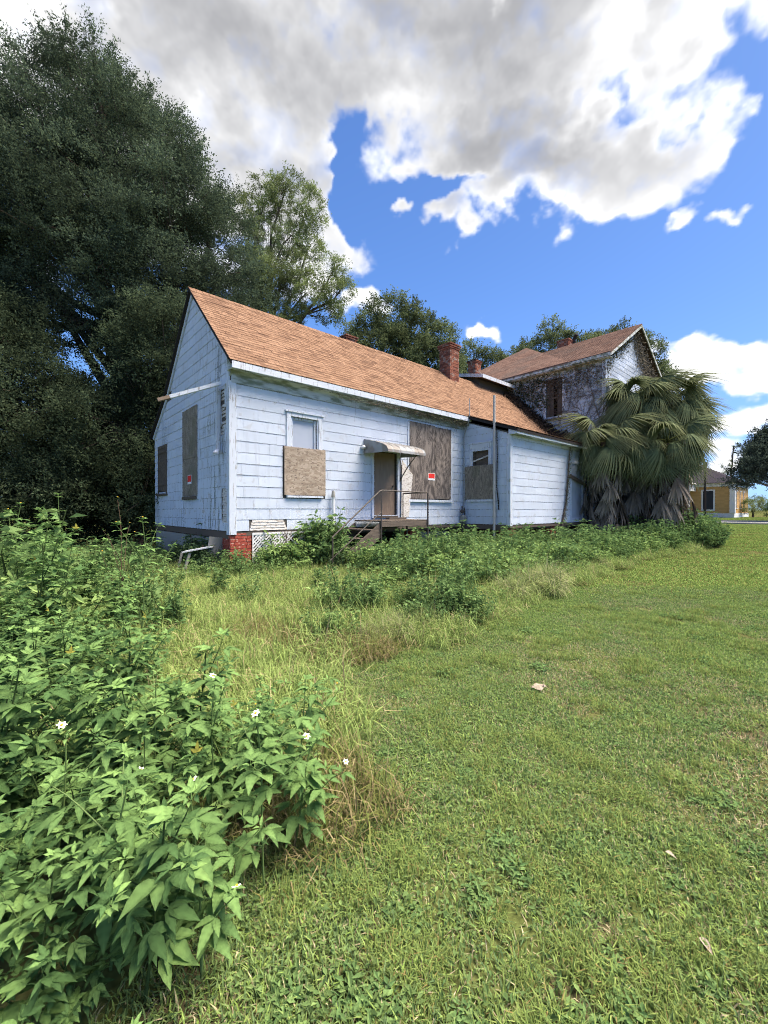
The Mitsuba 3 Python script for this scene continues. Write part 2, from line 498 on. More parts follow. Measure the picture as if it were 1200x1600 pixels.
# gable end
go = Polygon([(0, ZB), (6.76, ZB), (6.76, 4.28), (5.2, 5.18), (2.6, 7.62), (0, 5.18)])
gable_holes = [(5.3, 2.2, 6.2, 3.68)]
w_gable = core(go, gable_holes, place_gable(0), 'm_sheath', H, label='gable end wall with mildew streaks and torn siding by the corner')
clap_wall(w_gable, Polygon([(.13, ZB), (6.76, ZB), (6.76, 4.24), (5.2, 5.14), (2.6, 7.55), (.13, 5.22)]), gable_holes + [(2.2, 1.97, 3.45, 4.45), (.16, 1.3, .50, 2.12), (.30, 4.05, .56, 4.5), (.22, 3.62, .50, 4.05), (.36, 3.40, .60, 3.62)], place_gable(0), False, a_off=.13)
# side and front of the shallow bay that steps forward
bo = Polygon([(-1.95, ZB), (0, ZB), (0, 4.90), (-1.95, 4.24)])
side_holes = [(-1.12, 3.1, -.44, 3.72)]
w_side = core(bo, side_holes, place_gable(XI), 'm_sheath', H, label='short wall of the bay behind the vent pipe')
clap_wall(w_side, Polygon([(-1.86, ZB), (-.02, ZB), (-.02, 4.86), (-1.86, 4.22)]), side_holes + [(-1.37, 1.95, -.12, 3.2)], place_gable(XI), False)
XE = 15.7
bay_holes = [(13.29, 1.25, 14.38, 3.54)]
w_bay = core(Polygon([(XI, ZB), (XE, ZB), (XE, 4.25), (XI, 4.25)]), bay_holes, place_front(-1.95), 'm_sheath', H, label='clean front wall of the bay beside the palms')
clap_wall(w_bay, Polygon([(XI + .09, ZB), (XE, ZB), (XE, 4.16), (XI + .09, 4.16)]), bay_holes, place_front(-1.95), True, a_off=.2)
# hidden walls and floor that keep the inside dark
m = MB().add(*box(0, XE, 6.64, 6.76, .9, 4.3)).add(*box(.0, XE, .12, 6.64, .92, 1.06)).add(*box(XI, XE, -1.83, .12, .92, 1.06)).add(*box(.3, XE, 6.3, 6.4, 0, .92)).add(*box(.5, XE, 3.1, 3.2, -.1, .92)).add(*box(XE - .1, XE, -1.8, 6.2, -.1, .92))
m.add(*box(.02, XI, .0, .12, .99, 1.095)).add(*box(.0, .12, .12, 6.7, 1.0, 1.095)).add(*box(XI, XI + .12, -1.95, 0, .99, 1.095)).add(*box(XI + .12, XE, -1.95, -1.83, .99, 1.095))
obj('floor_frame', m.mesh(), 'm_dark', H)

# trim: corner boards, frieze, fascia, soffit
for (b) in (box(-.035, .135, -.035, -.002, 1.02, 4.62), box(-.035, -.002, -.002, .135, 1.02, 5.1)):
    obj('corner_board', b, 'm_trim', H)
for (b) in (box(XI - .03, XI + .10, -1.985, -1.952, 1.06, 4.2), box(XI - .03, XI - .002, -1.95, -1.85, 1.06, 4.2)):
    obj('corner_board', b, 'm_trim', H)
obj('frieze_board', box(.02, XI - .02, -.045, -.002, 4.575, 4.76), 'm_soffit', H)
obj('bed_mould', prism([(-.0, 4.72), (-.13, 4.84), (-.0, 4.84)], lambda a, b, d: (d, a, b), -.02, XI), 'm_soffit', H)
obj('soffit', box(-.06, XI + .1, -.29, .02, 4.842, 4.862), 'm_soffit', H)
obj('fascia', box(-.08, XI + .05, -.325, -.292, 4.83, 4.985), 'm_trim', H)
obj('soffit', box(XI - .05, XE, -2.24, -1.9, 4.15, 4.17), 'm_soffit', H)
obj('fascia', box(XI - .1, XE + .05, -2.275, -2.242, 4.14, 4.295), 'm_trim', H)
obj('frieze_board', box(XI + .1, XE, -1.985, -1.952, 4.04, 4.149), 'm_trim', H)
obj('eave_end', prism([(-2.24, 4.14), (-1.95, 4.14), (-1.95, 4.37), (-2.24, 4.29)], lambda a, b, d: (d, a, b), XI - .09, XI - .06), 'm_trim', H)
obj('eave_end', prism([(-.30, 4.83), (.0, 4.83), (.0, 5.22), (-.30, 4.97)], lambda a, b, d: (d, a, b), -.075, -.045), 'm_soffit', H)
# rake boards on the gable
for i, (q0, q1) in enumerate((((-.26, roof_z(-.26)), (2.6, 7.75)), ((2.6, 7.75), (5.2, roof_z(5.2))), ((5.2, roof_z(5.2)), (6.9, 4.22)))):
    d = np.array(q1) - q0; d /= np.linalg.norm(d); nn = np.array([d[1], -d[0]])
    for w0, w1, x0, x1, mt, nm in ((.055, .17, -.06, -.022, 'm_trim', 'rake_board'), (.0, .055, -.13, .0, 'm_tar', 'drip_edge')):
        if i == 0 and nm == 'rake_board':
            w1 = .11
        pts = [np.array(q0) + nn * w0, np.array(q1) + nn * w0, np.array(q1) + nn * w1, np.array(q0) + nn * w1]
        obj(nm, prism(pts, lambda a, b, d: (d, a, b), x0, x1), mt, H)

# ------------------------------------------------------------------ wing roof: deck and single shingle tabs
dk = MB()
for y0, z0, y1, z1, xa, xb in ((-.31, roof_z(-.31), 2.6, 7.75, -.11, XE), (2.6, 7.75, 5.2, roof_z(5.2), -.11, XE), (5.2, roof_z(5.2), 6.95, 4.19, -.11, XE), (-2.30, 4.30, -.2, roof_z(-.2) - .055, XI - .12, XE)):
    th = .10
    dk.add(np.array([[xa, y0, z0 - .012], [xb, y0, z0 - .012], [xb, y1, z1 - .012], [xa, y1, z1 - .012], [xa, y0, z0 - th], [xb, y0, z0 - th], [xb, y1, z1 - th], [xa, y1, z1 - th]]), BOXF[:, ::-1])
roof = obj('roof', dk.mesh(), 'm_tar', H, label='orange brown asphalt shingle roof of the low wing')
CA, SA = 1 / math.hypot(1, SL), SL / math.hypot(1, SL)
BSL = (roof_z(-.3) - 4.32) / 1.95
BC, BS = 1 / math.hypot(1, BSL), BSL / math.hypot(1, BSL)


def tab_mesh(c, s, w, l, up=.012):
    """a wedge-shaped shingle tab rising along (0, c, s), its butt end proud"""
    e, n = np.array([0, c, s]), np.array([0, -s, c])
    q = []
    for k, h0, h1 in ((0, 0, up), (l, -.004, .003)):
        for x in (0, w):
            q += [np.array([x, 0, 0]) + e * k + n * h0, np.array([x, 0, 0]) + e * k + n * h1]
    # order: (k0,x0,lo)(k0,x0,hi)(k0,x1,lo)(k0,x1,hi)(k1...)
    f = [[1, 3, 7, 5], [0, 2, 3, 1], [0, 1, 5, 4], [2, 6, 7, 3]]
    return np.array(q), np.array(f)


tabs = []
for (c, s, y0, z0, rows, xa, xb, kind) in ((CA, SA, -.325, roof_z(-.325), 29, -.125, XE, 0), (BC, BS, -2.31, 4.318, 16, XI - .125, XE, 1)):
    ex = .1025 / c if kind == 0 else .14
    rng = np.random.default_rng(5)
    for r in range(rows):
        yy, zz = y0 + r * ex * c, z0 + r * ex * s
        if kind == 0 and yy > 2.58:
            break
        x = xa - (.155 if r % 2 else 0)
        while x < xb:
            x0, x1 = max(x, xa), min(x + .306, xb)
            if x1 - x0 > .05:
                tabs.append((np.linalg.norm(np.array([x0 + .15, yy, zz]) - CAM), x0, x1 - .004, yy + rng.uniform(-.004, .004), zz, c, s, ex * 1.12, rng.uniform(-.002, .004)))
            x += .31
tabs.sort()
whole = {k: mikit.ply(tab_mesh(c, s, .302, ex * 1.12), 'm_shingle') for k, c, s, ex in ((0, CA, SA, .1025 / CA), (1, BC, BS, .14))}
field, npart = MB(), 0
for dist, x0, x1, yy, zz, c, s, l, j in tabs:
    if npart < 299 and x1 - x0 > .29 and c == CA:
        obj('shingle', whole[0], None, roof, to_world=T().translate([x0, yy, zz + j]))
        npart += 1
    else:
        v, f = tab_mesh(c, s, x1 - x0, l)
        field.add(v + [x0, yy, zz + j], f)
obj('shingle_field', field.mesh(), 'm_shingle', roof, kind='stuff')
# ridge caps
rc = MB()
x = -.125
while x < 12.9:
    for sg in (-1, 1):
        rc.add(np.array([[x, 2.6, 7.775], [x + .2, 2.6, 7.762], [x + .2, 2.6 + sg * .13, 7.762 - .13 * SL], [x, 2.6 + sg * .13, 7.775 - .13 * SL]]), [[0, 1, 2, 3]] if sg < 0 else [[0, 3, 2, 1]])
    x += .18
obj('ridge_cap', rc.mesh(), 'm_shingle', roof, kind='stuff')


# ------------------------------------------------------------------ chimneys and brick piers
def brick_stack(parent, x0, x1, y0, y1, z0, z1, bm, mm, name='brick', single=False, lx=.205, hz=.068, joint=.011, seed=1, grow=0):
    """courses of bricks round a mortar core"""
    rng = np.random.default_rng(seed)
    pile = MB()
    z, r = z0, 0
    while z < z1 - .02:
        g = .028 * max(0, grow - int((z1 - z) / (hz + joint))) if grow else 0
        X0, X1, Y0, Y1 = x0 - g, x1 + g, y0 - g, y1 + g
        hh = min(hz, z1 - z)
        for side in range(4):
            L = (X1 - X0) if side % 2 == 0 else (Y1 - Y0)
            dd = .095
            n = max(1, round(L / (lx + joint)))
            w = L / n
            cuts = np.arange(n + 1) * w
            if r % 2:
                cuts = np.concatenate([[0], cuts[:-1] + w / 2, [L]])
            for a, b in zip(cuts[:-1], cuts[1:]):
                a, b = a + joint / 2, b - joint / 2
                if r % 2 == side % 2:     # corners lap alternately
                    a, b = max(a, dd + joint), min(b, L - dd - joint)
                if b - a < .03:
                    continue
                pr = rng.uniform(-.003, .004)
                if side == 0: q = (X0 + a, X0 + b, Y0 - pr, Y0 + dd)
                elif side == 2: q = (X0 + a, X0 + b, Y1 - dd, Y1 + pr)
                elif side == 1: q = (X0 - pr, X0 + dd, Y0 + a, Y0 + b)
                else: q = (X1 - dd, X1 + pr, Y0 + a, Y0 + b)
                bb = box(*q, z, z + hh)
                if single:
                    obj(name, bb, bm, parent)
                else:
                    pile.add(*bb)
        z += hz + joint
        r += 1
    if pile.n:
        obj(name, pile.mesh(), bm, parent, kind='stuff')


def chimney(x, y, s, z0, z1, grow, label, seed, cap=None):
    c = obj('chimney', MB().add(*box(x - s / 2 + .012, x + s / 2 - .012, y - s / 2 + .012, y + s / 2 - .012, z0, z1 - .02)).mesh(), 'm_mortar', H, label=label)
    brick_stack(c, x - s / 2, x + s / 2, y - s / 2, y + s / 2, z0, z1, 'm_brickold', 'm_mortar', seed=seed, grow=grow, name='brickwork')
    if cap:
        obj('cap', cbox(x - s / 2 - .06, x + s / 2 + .06, y - s / 2 - .06, y + s / 2 + .06, z1, z1 + .07, .02), cap, c)
    return c


chimney(10.86, 2.42, .62, 6.9, 8.93, 3, 'stout weathered brick chimney on the ridge of the wing', 3)
chimney(5.74, 3.15, .50, 6.9, 8.13, 2, 'small brick chimney behind the ridge of the wing', 4)
chimney(15.25, 4.25, .50, 7.4, 9.72, 2, 'square brick chimney with dark cap between wing and tall block', 5, 'm_tar')
chD = chimney(20.3, 1.55, .66, 9.7, 11.45, 2, 'brick chimney behind the ridge of the tall block', 6)
obj('flue_pipe', MB().add(*tube([(20.62, 1.2, 10.2), (20.62, 1.2, 11.5), (20.52, 1.0, 11.72)], .11, 10)).mesh(), 'm_tar', chD)

pier = obj('pier', box(.013, .50, .013, .48, -.1, 1.05), 'm_mortar_red', H, label='red painted brick pier under the near corner')
brick_stack(pier, .0, .515, .0, .50, -.02, 1.05, 'm_brickpaint', None, single=True, seed=2)
for (px, py, lab) in ((8.80, -1.90, 'red brick pier under the corner of the bay'), (6.2, .25, 'brick pier behind the porch landing'), (11.8, -1.85, None), (3.2, .6, None), (.3, 3.3, None), (.3, 6.1, None)):
    q = obj('pier', box(px + .012, px + .39, py + .012, py + .39, -.1, 1.05), 'm_mortar_red', H, label=lab)
    brick_stack(q, px, px + .40, py, py + .40, -.02, 1.05, 'm_brickpaint', None, seed=7, name='brickwork')
obj('foundation_block', cbox(6.75, 8.35, .35, .5, .0, .84, .02), 'm_conc', H, label='grey concrete block slab under the wing')
obj('skirt_board', box(-.0, .03, .55, 6.7, .25, .90), 'm_conc', H, label='grey skirting sheet under the gable end')
# exposed old clapboards where the siding has come off
for k in range(4):
    z0 = 1.105 + k * .066
    obj('clapboard', prism([(.47 + .02 * k, z0), (1.45 - .03 * k, z0), (1.45 - .03 * k, z0 + .064), (.47 + .02 * k, z0 + .064)], place_front(0), .0, lambda p: .008 + .012 * (p[:, 1] < z0 + .01)), 'm_clap', H)
for k in range(12):
    z0 = 1.30 + k * .069
    obj('clapboard', prism([(.17, z0), (.17, z0 + .066), (.46 - .02 * (k % 3), z0 + .066), (.46 - .02 * (k % 3), z0)], place_gable(0), .0, lambda p: .004 + .012 * (p[:, 1] < z0 + .01)), 'm_clap', H)
for k in range(13):
    if k in (4, 9):
        continue
    z0 = 3.42 + k * .082
    a_, b_ = (.37, .59) if z0 < 3.56 else (.23, .49) if z0 < 3.98 else (.31, .55)
    obj('clapboard', prism([(a_ + .03 * (k % 2), z0), (a_, z0 + .06), (b_ - .04 * (k % 3), z0 + .06), (b_, z0)], place_gable(0), .0, lambda p: .003 + .01 * (p[:, 1] < z0 + .01)), 'm_clap', H)

# lattice skirt between the pier and the steps
lat = obj('lattice_panel', MB().add(*box(.53, .56, -.02, .0, .30, 1.03)).add(*box(.53, 2.7, -.02, .0, 1.0, 1.05)).mesh(), 'm_white', H, label='white diagonal lattice under the long wall')
sl = MB()
for k in range(-14, 40):
    for sgn, dy in ((1, -.008), (-1, .002)):
        a0 = .55 + k * .085
        # a slat from (a0, .3) to (a0 + sgn * .7, 1.0), clipped to the panel
        xs = np.array([a0, a0 + sgn * .72]); zs = np.array([.28, 1.0])
        t0, t1 = 0., 1.
        for lim, s in ((.55, 1), (2.68, -1)):
            d = (xs[1] - xs[0]) * s
            q = (lim - xs[0]) * s / d
            if d > 0: t0 = max(t0, q)
            else: t1 = min(t1, q)
        if .9 < a0 < 1.25 or 1.5 < a0 < 1.8 or a0 > 2.0:
            if (k * 7 + sgn) % 3:
                continue
        if t1 - t0 > .06:
            f = lambda t: (xs[0] + (xs[1] - xs[0]) * t, dy, zs[0] + .72 * t)
            sl.add(*slab(f(t0), f(t1), .006, .034, (0, 1, 0)) if False else slab(f(t0), f(t1), .034, .006, (0, 1, 0)))
obj('lattice_slats', sl.mesh(), 'm_white', lat, kind='stuff')
rngf = np.random.default_rng(12)
for k in range(7):
    x = 1.75 + .16 * k + rngf.uniform(-.05, .05)
    obj('fallen_slat', slab((x, -.12 - .05 * (k % 3), .12), (x + rngf.uniform(-.25, .3), -.04, .75 + rngf.uniform(0, .3)), .038, .008, (0, 1, 0)), 'm_white', lat)


# ------------------------------------------------------------------ windows, boards, door, awning
def frame(parent, place, a0, a1, b0, b1, w, d0, d1, bsdf='m_trim', name='frame'):
    m = MB()
    for q in ((a0, a0 + w, b0, b1), (a1 - w, a1, b0, b1), (a0 + w, a1 - w, b1 - w, b1), (a0 + w, a1 - w, b0, b0 + w)):
        c = [place(q[0], q[2], d0), place(q[1], q[3], d1)]
        m.add(*box(c[0][0], c[1][0], c[0][1], c[1][1], c[0][2], c[1][2]))
    return obj(name, m.mesh(), bsdf, parent)


def pbox(place, a0, a1, b0, b1, d0, d1, f=box, **k):
    c = [place(a0, b0, d0), place(a1, b1, d1)]
    return f(c[0][0], c[1][0], c[0][1], c[1][1], c[0][2], c[1][2], **k)


pf, pg, ps, pb = place_front(0), place_gable(0), place_gable(XI), place_front(-1.95)
# first window: casing, sash, pale pane, chipboard below
w1 = obj('window', MB().add(*pbox(pf, 1.44, 1.56, 1.92, 4.12, .0, .045)).add(*pbox(pf, 2.40, 2.52, 1.92, 4.12, .0, .045)).add(*pbox(pf, 1.56, 2.40, 4.02, 4.12, .0, .045)).mesh(), 'm_trim', H, label='window with pale blind showing above a chipboard sheet')
obj('head_trim', pbox(pf, 1.40, 2.57, 4.122, 4.165, .0, .075), 'm_trim', w1)
frame(w1, pf, 1.602, 2.358, 2.9, 4.018, .055, -.09, -.03, name='sash')
obj('blind', pbox(pf, 1.657, 2.303, 2.955, 3.963, -.085, -.07), 'm_paleblue', w1)
obj('sill', pbox(pf, 1.44, 2.52, 1.925, 1.975, .0, .08), 'm_trim', w1)
obj('plywood_sheet', pbox(pf, 1.362, 2.606, 1.985, 3.228, .05, .066, cbox, b=.004), 'm_osb', H, label='square tan chipboard sheet over the first window')
# large boarded window
obj('window_casing', MB().add(*pbox(pf, 5.80, 5.9, 1.9, 4.5, .0, .04)).add(*pbox(pf, 7.93, 8.05, 1.9, 4.5, .0, .04)).add(*pbox(pf, 5.9, 7.93, 4.40, 4.52, .0, .04)).add(*pbox(pf, 5.80, 8.05, 1.87, 1.95, .0, .09)).add(*pbox(pf, 5.9, 7.93, 1.95, 4.40, -.05, -.02)).mesh(), 'm_trim', H)
obj('plywood_sheet', prism([(5.86, 1.98), (7.08, 1.975), (7.10, 4.49), (5.88, 4.50)], pf, .045, .062), 'm_ply', H, label='wide weathered plywood sheet carrying a red notice')
obj('plywood_sheet', prism([(7.10, 1.99), (7.95, 1.98), (7.97, 4.47), (7.12, 4.46)], pf, .045, .059), 'm_ply', H, label='narrow weathered plywood sheet beside the wide one')
# gable: tall board in two pieces, small shuttered window
obj('window_casing', pbox(pg, 2.16, 3.50, 1.9, 4.42, .0, .03), 'm_trim', H)
obj('plywood_sheet', pbox(pg, 2.19, 3.46, 2.0, 3.05, .035, .052, cbox, b=.004), 'm_greyply', H, label='lower grey plywood sheet on the gable end with a red notice')
obj('plywood_sheet', pbox(pg, 2.19, 3.46, 3.055, 4.47, .035, .055, cbox, b=.004), 'm_greyply', H, label='upper grey plywood sheet on the gable end')
obj('sill', pbox(pg, 2.25, 3.36, 1.90, 1.985, .031, .10), 'm_wood', H)
w2 = obj('window', MB().add(*pbox(pg, 5.22, 5.31, 2.14, 3.75, .0, .035)).add(*pbox(pg, 6.2, 6.29, 2.14, 3.75, .0, .035)).add(*pbox(pg, 5.31, 6.2, 3.66, 3.75, .0, .035)).mesh(), 'm_wood', H, label='small window of brown slats at the far end of the gable')
for k in range(4):
    obj('slat', prism([(5.33 + .215 * k, 2.2), (5.33 + .215 * k, 3.70 - .03 * (k % 2)), (5.53 + .215 * k, 3.68), (5.53 + .215 * k, 2.2 + .04 * (k % 3))], pg, .0, .02), 'm_wood', w2)
obj('crossbar', pbox(pg, 5.28, 6.25, 3.5, 3.6, .022, .045), 'm_wood', w2)
obj('crossbar', pbox(pg, 5.28, 6.25, 2.42, 2.5, .022, .045), 'm_wood', w2)
obj('sill', pbox(pg, 5.15, 6.32, 2.08, 2.14, .0, .09), 'm_wood', w2)
# bay window: opening above a grey sheet
w3 = obj('window', MB().add(*pbox(ps, -1.24, -1.12, 1.9, 3.78, .0, .04)).add(*pbox(ps, -.44, -.32, 1.9, 3.78, .0, .04)).add(*pbox(ps, -1.12, -.44, 3.72, 3.80, .0, .04)).mesh(), 'm_trim', H, label='broken window half covered by a grey sheet beside the pipe')
obj('head_trim', pbox(ps, -1.30, -.26, 3.98, 4.03, .0, .06), 'm_trim', w3)
obj('head_board', pbox(ps, -1.24, -.32, 3.802, 3.978, .0, .035), 'm_trim', w3)
frame(w3, ps, -1.12, -.44, 3.0, 3.718, .04, -.08, -.03, 'm_wood', 'sash')
obj('inner_board', pbox(ps, -1.08, -.48, 3.04, 3.68, -.11, -.09), 'm_wood', w3)
obj('loose_slat', slab((XI - .01, -1.10, 3.52), (XI - .01, -.46, 3.36), .05, .012, (1, 0, 0)), 'm_clap', w3)
obj('plywood_sheet', pbox(ps, -1.366, -.117, 1.985, 3.20, .045, .06, cbox, b=.004), 'm_greyply', H, label='grey fibre sheet over the bay window')
obj('sill', pbox(ps, -1.32, -.2, 1.90, 1.98, .0, .08), 'm_trim', w3)
# bay door with a board nailed across
d2 = obj('door', pbox(pb, 13.33, 14.34, 1.27, 3.50, -.06, -.02), 'm_paleblue', H, label='pale blue door at the end of the bay with a board across it')
frame(d2, pb, 13.23, 14.44, 1.2, 3.60, .09, -.02, .03, 'm_trim')
obj('cross_board', slab((13.05, -2.02, 3.0), (14.75, -2.02, 2.62), .14, .03, (0, 1, 0)), 'm_wood', d2, label='dark board nailed across the bay door')
# front door under the awning
dm = MB().add(*pbox(pf, 4.40, 5.29, 1.42, 3.38, -.09, -.05))
d1 = obj('door', dm.mesh(), 'm_door', H, label='plain brown front door under the awning')
frame(d1, pf, 4.27, 5.42, 1.36, 3.48, .085, -.0, .05, 'm_trim')
obj('handle', MB().add(*tube([(5.20, .05, 2.35), (5.20, -.02, 2.35)], [.025, .032], 8)).mesh(), 'm_iron', d1)
obj('threshold', pbox(pf, 4.35, 5.34, 1.36, 1.42, -.08, .06), 'm_wood', d1)
# awning: curved metal hood with side panels
aw = thing('door_awning', 'weathered curved metal awning over the front door', 'awning')
prof = [(.03, 3.70), (.55, 3.575), (.88, 3.47), (1.03, 3.39), (1.09, 3.30), (1.10, 3.23)]
x0a, x1a = 3.98, 5.50
nrib = 6
for k in range(nrib):
    xa, xb = x0a + (x1a - x0a) * k / nrib, x0a + (x1a - x0a) * (k + 1) / nrib
    m = MB()
    for up, xs in ((0, (xa, xb - .02)), (.014, (xb - .035, xb))):
        v = np.array([(x, -a, b + up) for a, b in prof for x in xs] + [(x, -a, b + up - .006) for a, b in prof for x in xs])
        n = len(prof)
        f = [[2 * i, 2 * i + 1, 2 * i + 3, 2 * i + 2] for i in range(n - 1)] + [[2 * n + 2 * i, 2 * n + 2 * i + 2, 2 * n + 2 * i + 3, 2 * n + 2 * i + 1] for i in range(n - 1)]
        f += [[0, 2 * n, 2 * n + 1, 1], [2 * n - 2, 2 * n - 1, 4 * n - 1, 4 * n - 2]]
        m.add(v, f)
    obj('hood_panel', m.mesh(), 'm_metal', aw)
for xs in (x0a - .004, x1a + .004):
    pts = [(.02, 3.27)] + [(1.09, 3.24)] + [(a, b - .004) for a, b in prof[::-1]]
    obj('side_panel', prism(pts, lambda a, b, d: (d, -a, b), xs - .004, xs + .004), 'm_metal', aw)
obj('light_fixture', MB().add(*tube([(3.90, -.03, 3.45), (3.90, -.12, 3.45), (3.90, -.16, 3.42)], [.05, .06, .04], 8)).mesh(), 'm_white', aw)
for xs, bow in ((5.42, .0),):
    obj('bracket', MB().add(*tube([(xs, -.06, 2.55), (xs, -.42, 2.95), (xs, -.80, 3.28)], .016, 6)).mesh(), 'm_iron', aw)
    obj('bracket', MB().add(*tube([(xs + .02, -.04, 3.25), (xs + .04, -.10, 2.9), (xs + .02, -.05, 2.5)], .016, 6)).mesh(), 'm_iron', aw)
obj('leaning_sheet', prism([(5.46, 1.36), (5.80, 1.38), (5.98, 2.75), (5.50, 3.2)], pf, .07, .085), 'm_clap', aw, label='pale torn screen sheet beside the front door')

# steps, landing and iron rail
st = thing('porch_steps', 'wooden landing and side steps with thin iron handrail at the front door', 'steps')
ld = MB()
for k in range(8):
    obj('landing_plank', cbox(3.60, 5.46, -.145 - .142 * (k + 1) + .006, -.145 - .142 * k + .11, 1.28, 1.32, .006) if False else cbox(3.58, 5.47, -.09 - .142 * (k + 1) + .008, -.09 - .142 * k, 1.28, 1.318 + .003 * (k % 2), .006), 'm_wood', st)
obj('edge_beam', cbox(3.58, 5.47, -1.22, -1.17, 1.14, 1.278, .006), 'm_wood', st)
obj('edge_beam', cbox(5.42, 5.47, -1.165, -.1, 1.14, 1.278, .006), 'm_wood', st)
for k in range(5):
    z = 1.08 - .23 * k
    obj('tread', cbox(3.28 - .29 * k, 3.60 - .29 * k, -1.18, -.12, z - .04, z, .008), 'm_wood', st)
for y in (-1.2, -.12):
    obj('stringer', prism([(3.6, 1.25), (3.6, .85), (2.0, -.25), (1.95, .15)], lambda a, b, d: (a, d, b), y, y + .04), 'm_wood', st)
obj('post', tube([(3.60, -1.24, .0), (3.60, -1.24, 2.12)], .018, 6), 'm_iron', st)
obj('post', tube([(5.44, -1.24, .0), (5.44, -1.24, 2.12)], .026, 6), 'm_iron', st)
obj('post', tube([(5.46, -.16, 1.3), (5.46, -.16, 2.12)], .016, 6), 'm_iron', st)
obj('post', tube([(5.30, -.5, .0), (5.30, -.5, 1.2)], .03, 6), 'm_iron', st)
obj('handrail', MB().add(*tube([(2.0, -1.24, .93), (3.55, -1.24, 2.11), (3.62, -1.24, 2.13), (5.44, -1.24, 2.12), (5.46, -1.2, 2.12), (5.46, -.16, 2.12)], .019, 6)).mesh(), 'm_iron', st)
obj('lower_rail', MB().add(*tube([(1.95, -1.24, .38), (3.60, -1.24, 1.55)], .014, 6)).mesh(), 'm_iron', st)
obj('post', tube([(2.02, -1.24, .0), (2.02, -1.24, .95)], .018, 6), 'm_iron', st)
obj('newel_debris', MB().add(*slab((4.5, -.5, 1.35), (5.35, -.35, 1.35), .12, .05)).mesh(), 'm_wood', st)

# red notices
for (pl, a0, b0, w, h, d, lab) in ((pf, 6.74, 2.62, .35, .24, .064, 'red and white notice on the wide plywood of the long wall'), (pg, 2.62, 2.33, .34, .26, .056, 'red and white notice on the gable end plywood')):
    s = thing('notice', lab, 'sign')
    obj('backing', pbox(pl, a0, a0 + w, b0, b0 + h, d, d + .004), 'm_white', s)
    obj('red_field', pbox(pl, a0 + .02, a0 + w - .02, b0 + .065, b0 + h - .015, d + .004, d + .0065), 'm_red', s)

# pipes, meter, loose downspout
vp = thing('vent_pipe', 'tall white vent pipe beside the bay window rising past the eave', 'pipe')
obj('pipe', MB().add(*tube([(XI - .13, -1.42, .5), (XI - .13, -1.42, 5.55)], .042, 10)).mesh(), 'm_pipe', vp)
for z in (1.35, 2.25, 3.3, 4.6):
    obj('coupling', MB().add(*tube([(XI - .13, -1.42, z), (XI - .13, -1.42, z + .12)], .052, 10)).mesh(), 'm_pipe', vp)
obj('service_cable', MB().add(*tube([(XI - .10, -1.50, 4.4), (XI - .09, -1.52, 3.4), (XI - .10, -1.50, 2.4), (XI - .08, -1.56, 1.9), (XI - .05, -1.55, 1.6), (XI - .09, -1.52, 2.2)], .018, 6)).mesh(), 'm_tar', vp)
cd = thing('conduit', 'thin grey conduit in the corner where bay meets long wall', 'pipe')
obj('pipe', MB().add(*tube([(XI - .06, -.08, 1.5), (XI - .06, -.08, 4.35), (XI - .06, -.14, 4.5), (XI - .10, -.36, 4.9), (XI - .10, -.36, 5.65)], .019, 6)).mesh(), 'm_pipe', cd)
gm = thing('gas_meter', 'small dark meter with valves at the inner corner of the house', 'meter')
obj('body', MB().add(*cbox(XI - .28, XI - .06, -.22, -.05, 1.15, 1.42, .03)).mesh(), 'm_conc', gm, smooth=30)
obj('riser', MB().add(*tube([(XI - .25, -.14, .1), (XI - .25, -.14, 1.75)], .022, 6)).add(*tube([(XI - .10, -.14, 1.4), (XI - .10, -.14, 1.68), (XI - .25, -.14, 1.68)], .02, 6)).mesh(), 'm_iron', gm)
obj('valve', MB().add(*tube([(XI - .25, -.2, 1.55), (XI - .25, -.08, 1.55)], .05, 8)).mesh(), 'm_iron', gm)
pp = thing('cleanout_pipe', 'white capped pipe standing by the long wall beside the steps', 'pipe')
obj('pipe', MB().add(*tube([(2.82, -.12, .2), (2.82, -.12, 1.95)], .045, 10)).mesh(), 'm_white', pp)
obj('cap', MB().add(*tube([(2.82, -.12, 1.95), (2.82, -.12, 2.02), (2.82, -.12, 2.14)], [.06, .055, .03], 10)).mesh(), 'm_conc', pp)
ds = thing('broken_downspout', 'bent white downspout sticking out from the gable end', 'downspout')
obj('spout', MB().add(*slab((-.10, .30, 4.60), (-1.15, .55, 4.14), .10, .075)).mesh(), 'm_trim', ds)
obj('rusty_end', MB().add(*slab((-1.153, .551, 4.139), (-1.38, .605, 4.04), .105, .07)).mesh(), 'm_door', ds, label='rusty torn end of the downspout')
obj('drop_pipe', MB().add(*slab((-.08, .52, 4.55), (-.08, .55, 3.05), .09, .06)).mesh(), 'm_trim', ds)
obj('elbow', MB().add(*slab((-.08, .55, 3.05), (-.22, .35, 2.93), .09, .06)).mesh(), 'm_trim', ds)
wr = thing('scrap_frame', 'broken white metal cabinet frame lying by the gable end', 'scrap')
o = np.array([-.75, .85, .0])
obj('top_sheet', MB().add(*slab(o + [0, 0, .62], o + [.55, -.35, .74], .42, .03)).mesh(), 'm_white', wr)
for a, b in (((0, .2, .60), (-.12, .25, .0)), ((.05, -.2, .60), (-.1, -.2, .1)), ((.5, -.1, .7), (.5, -.15, .0))):
    obj('leg', MB().add(*slab(o + a, o + b, .07, .05)).mesh(), 'm_conc', wr)
obj('side_sheet', MB().add(*slab(o + [.5, -.3, .05], o + [.62, -.35, .95], .35, .02, (0, 1, 0))).mesh(), 'm_conc', wr)
obj('base_sheet', MB().add(*slab(o + [-.3, .1, .10], o + [.45, -.3, .16], .35, .06)).mesh(), 'm_white', wr)

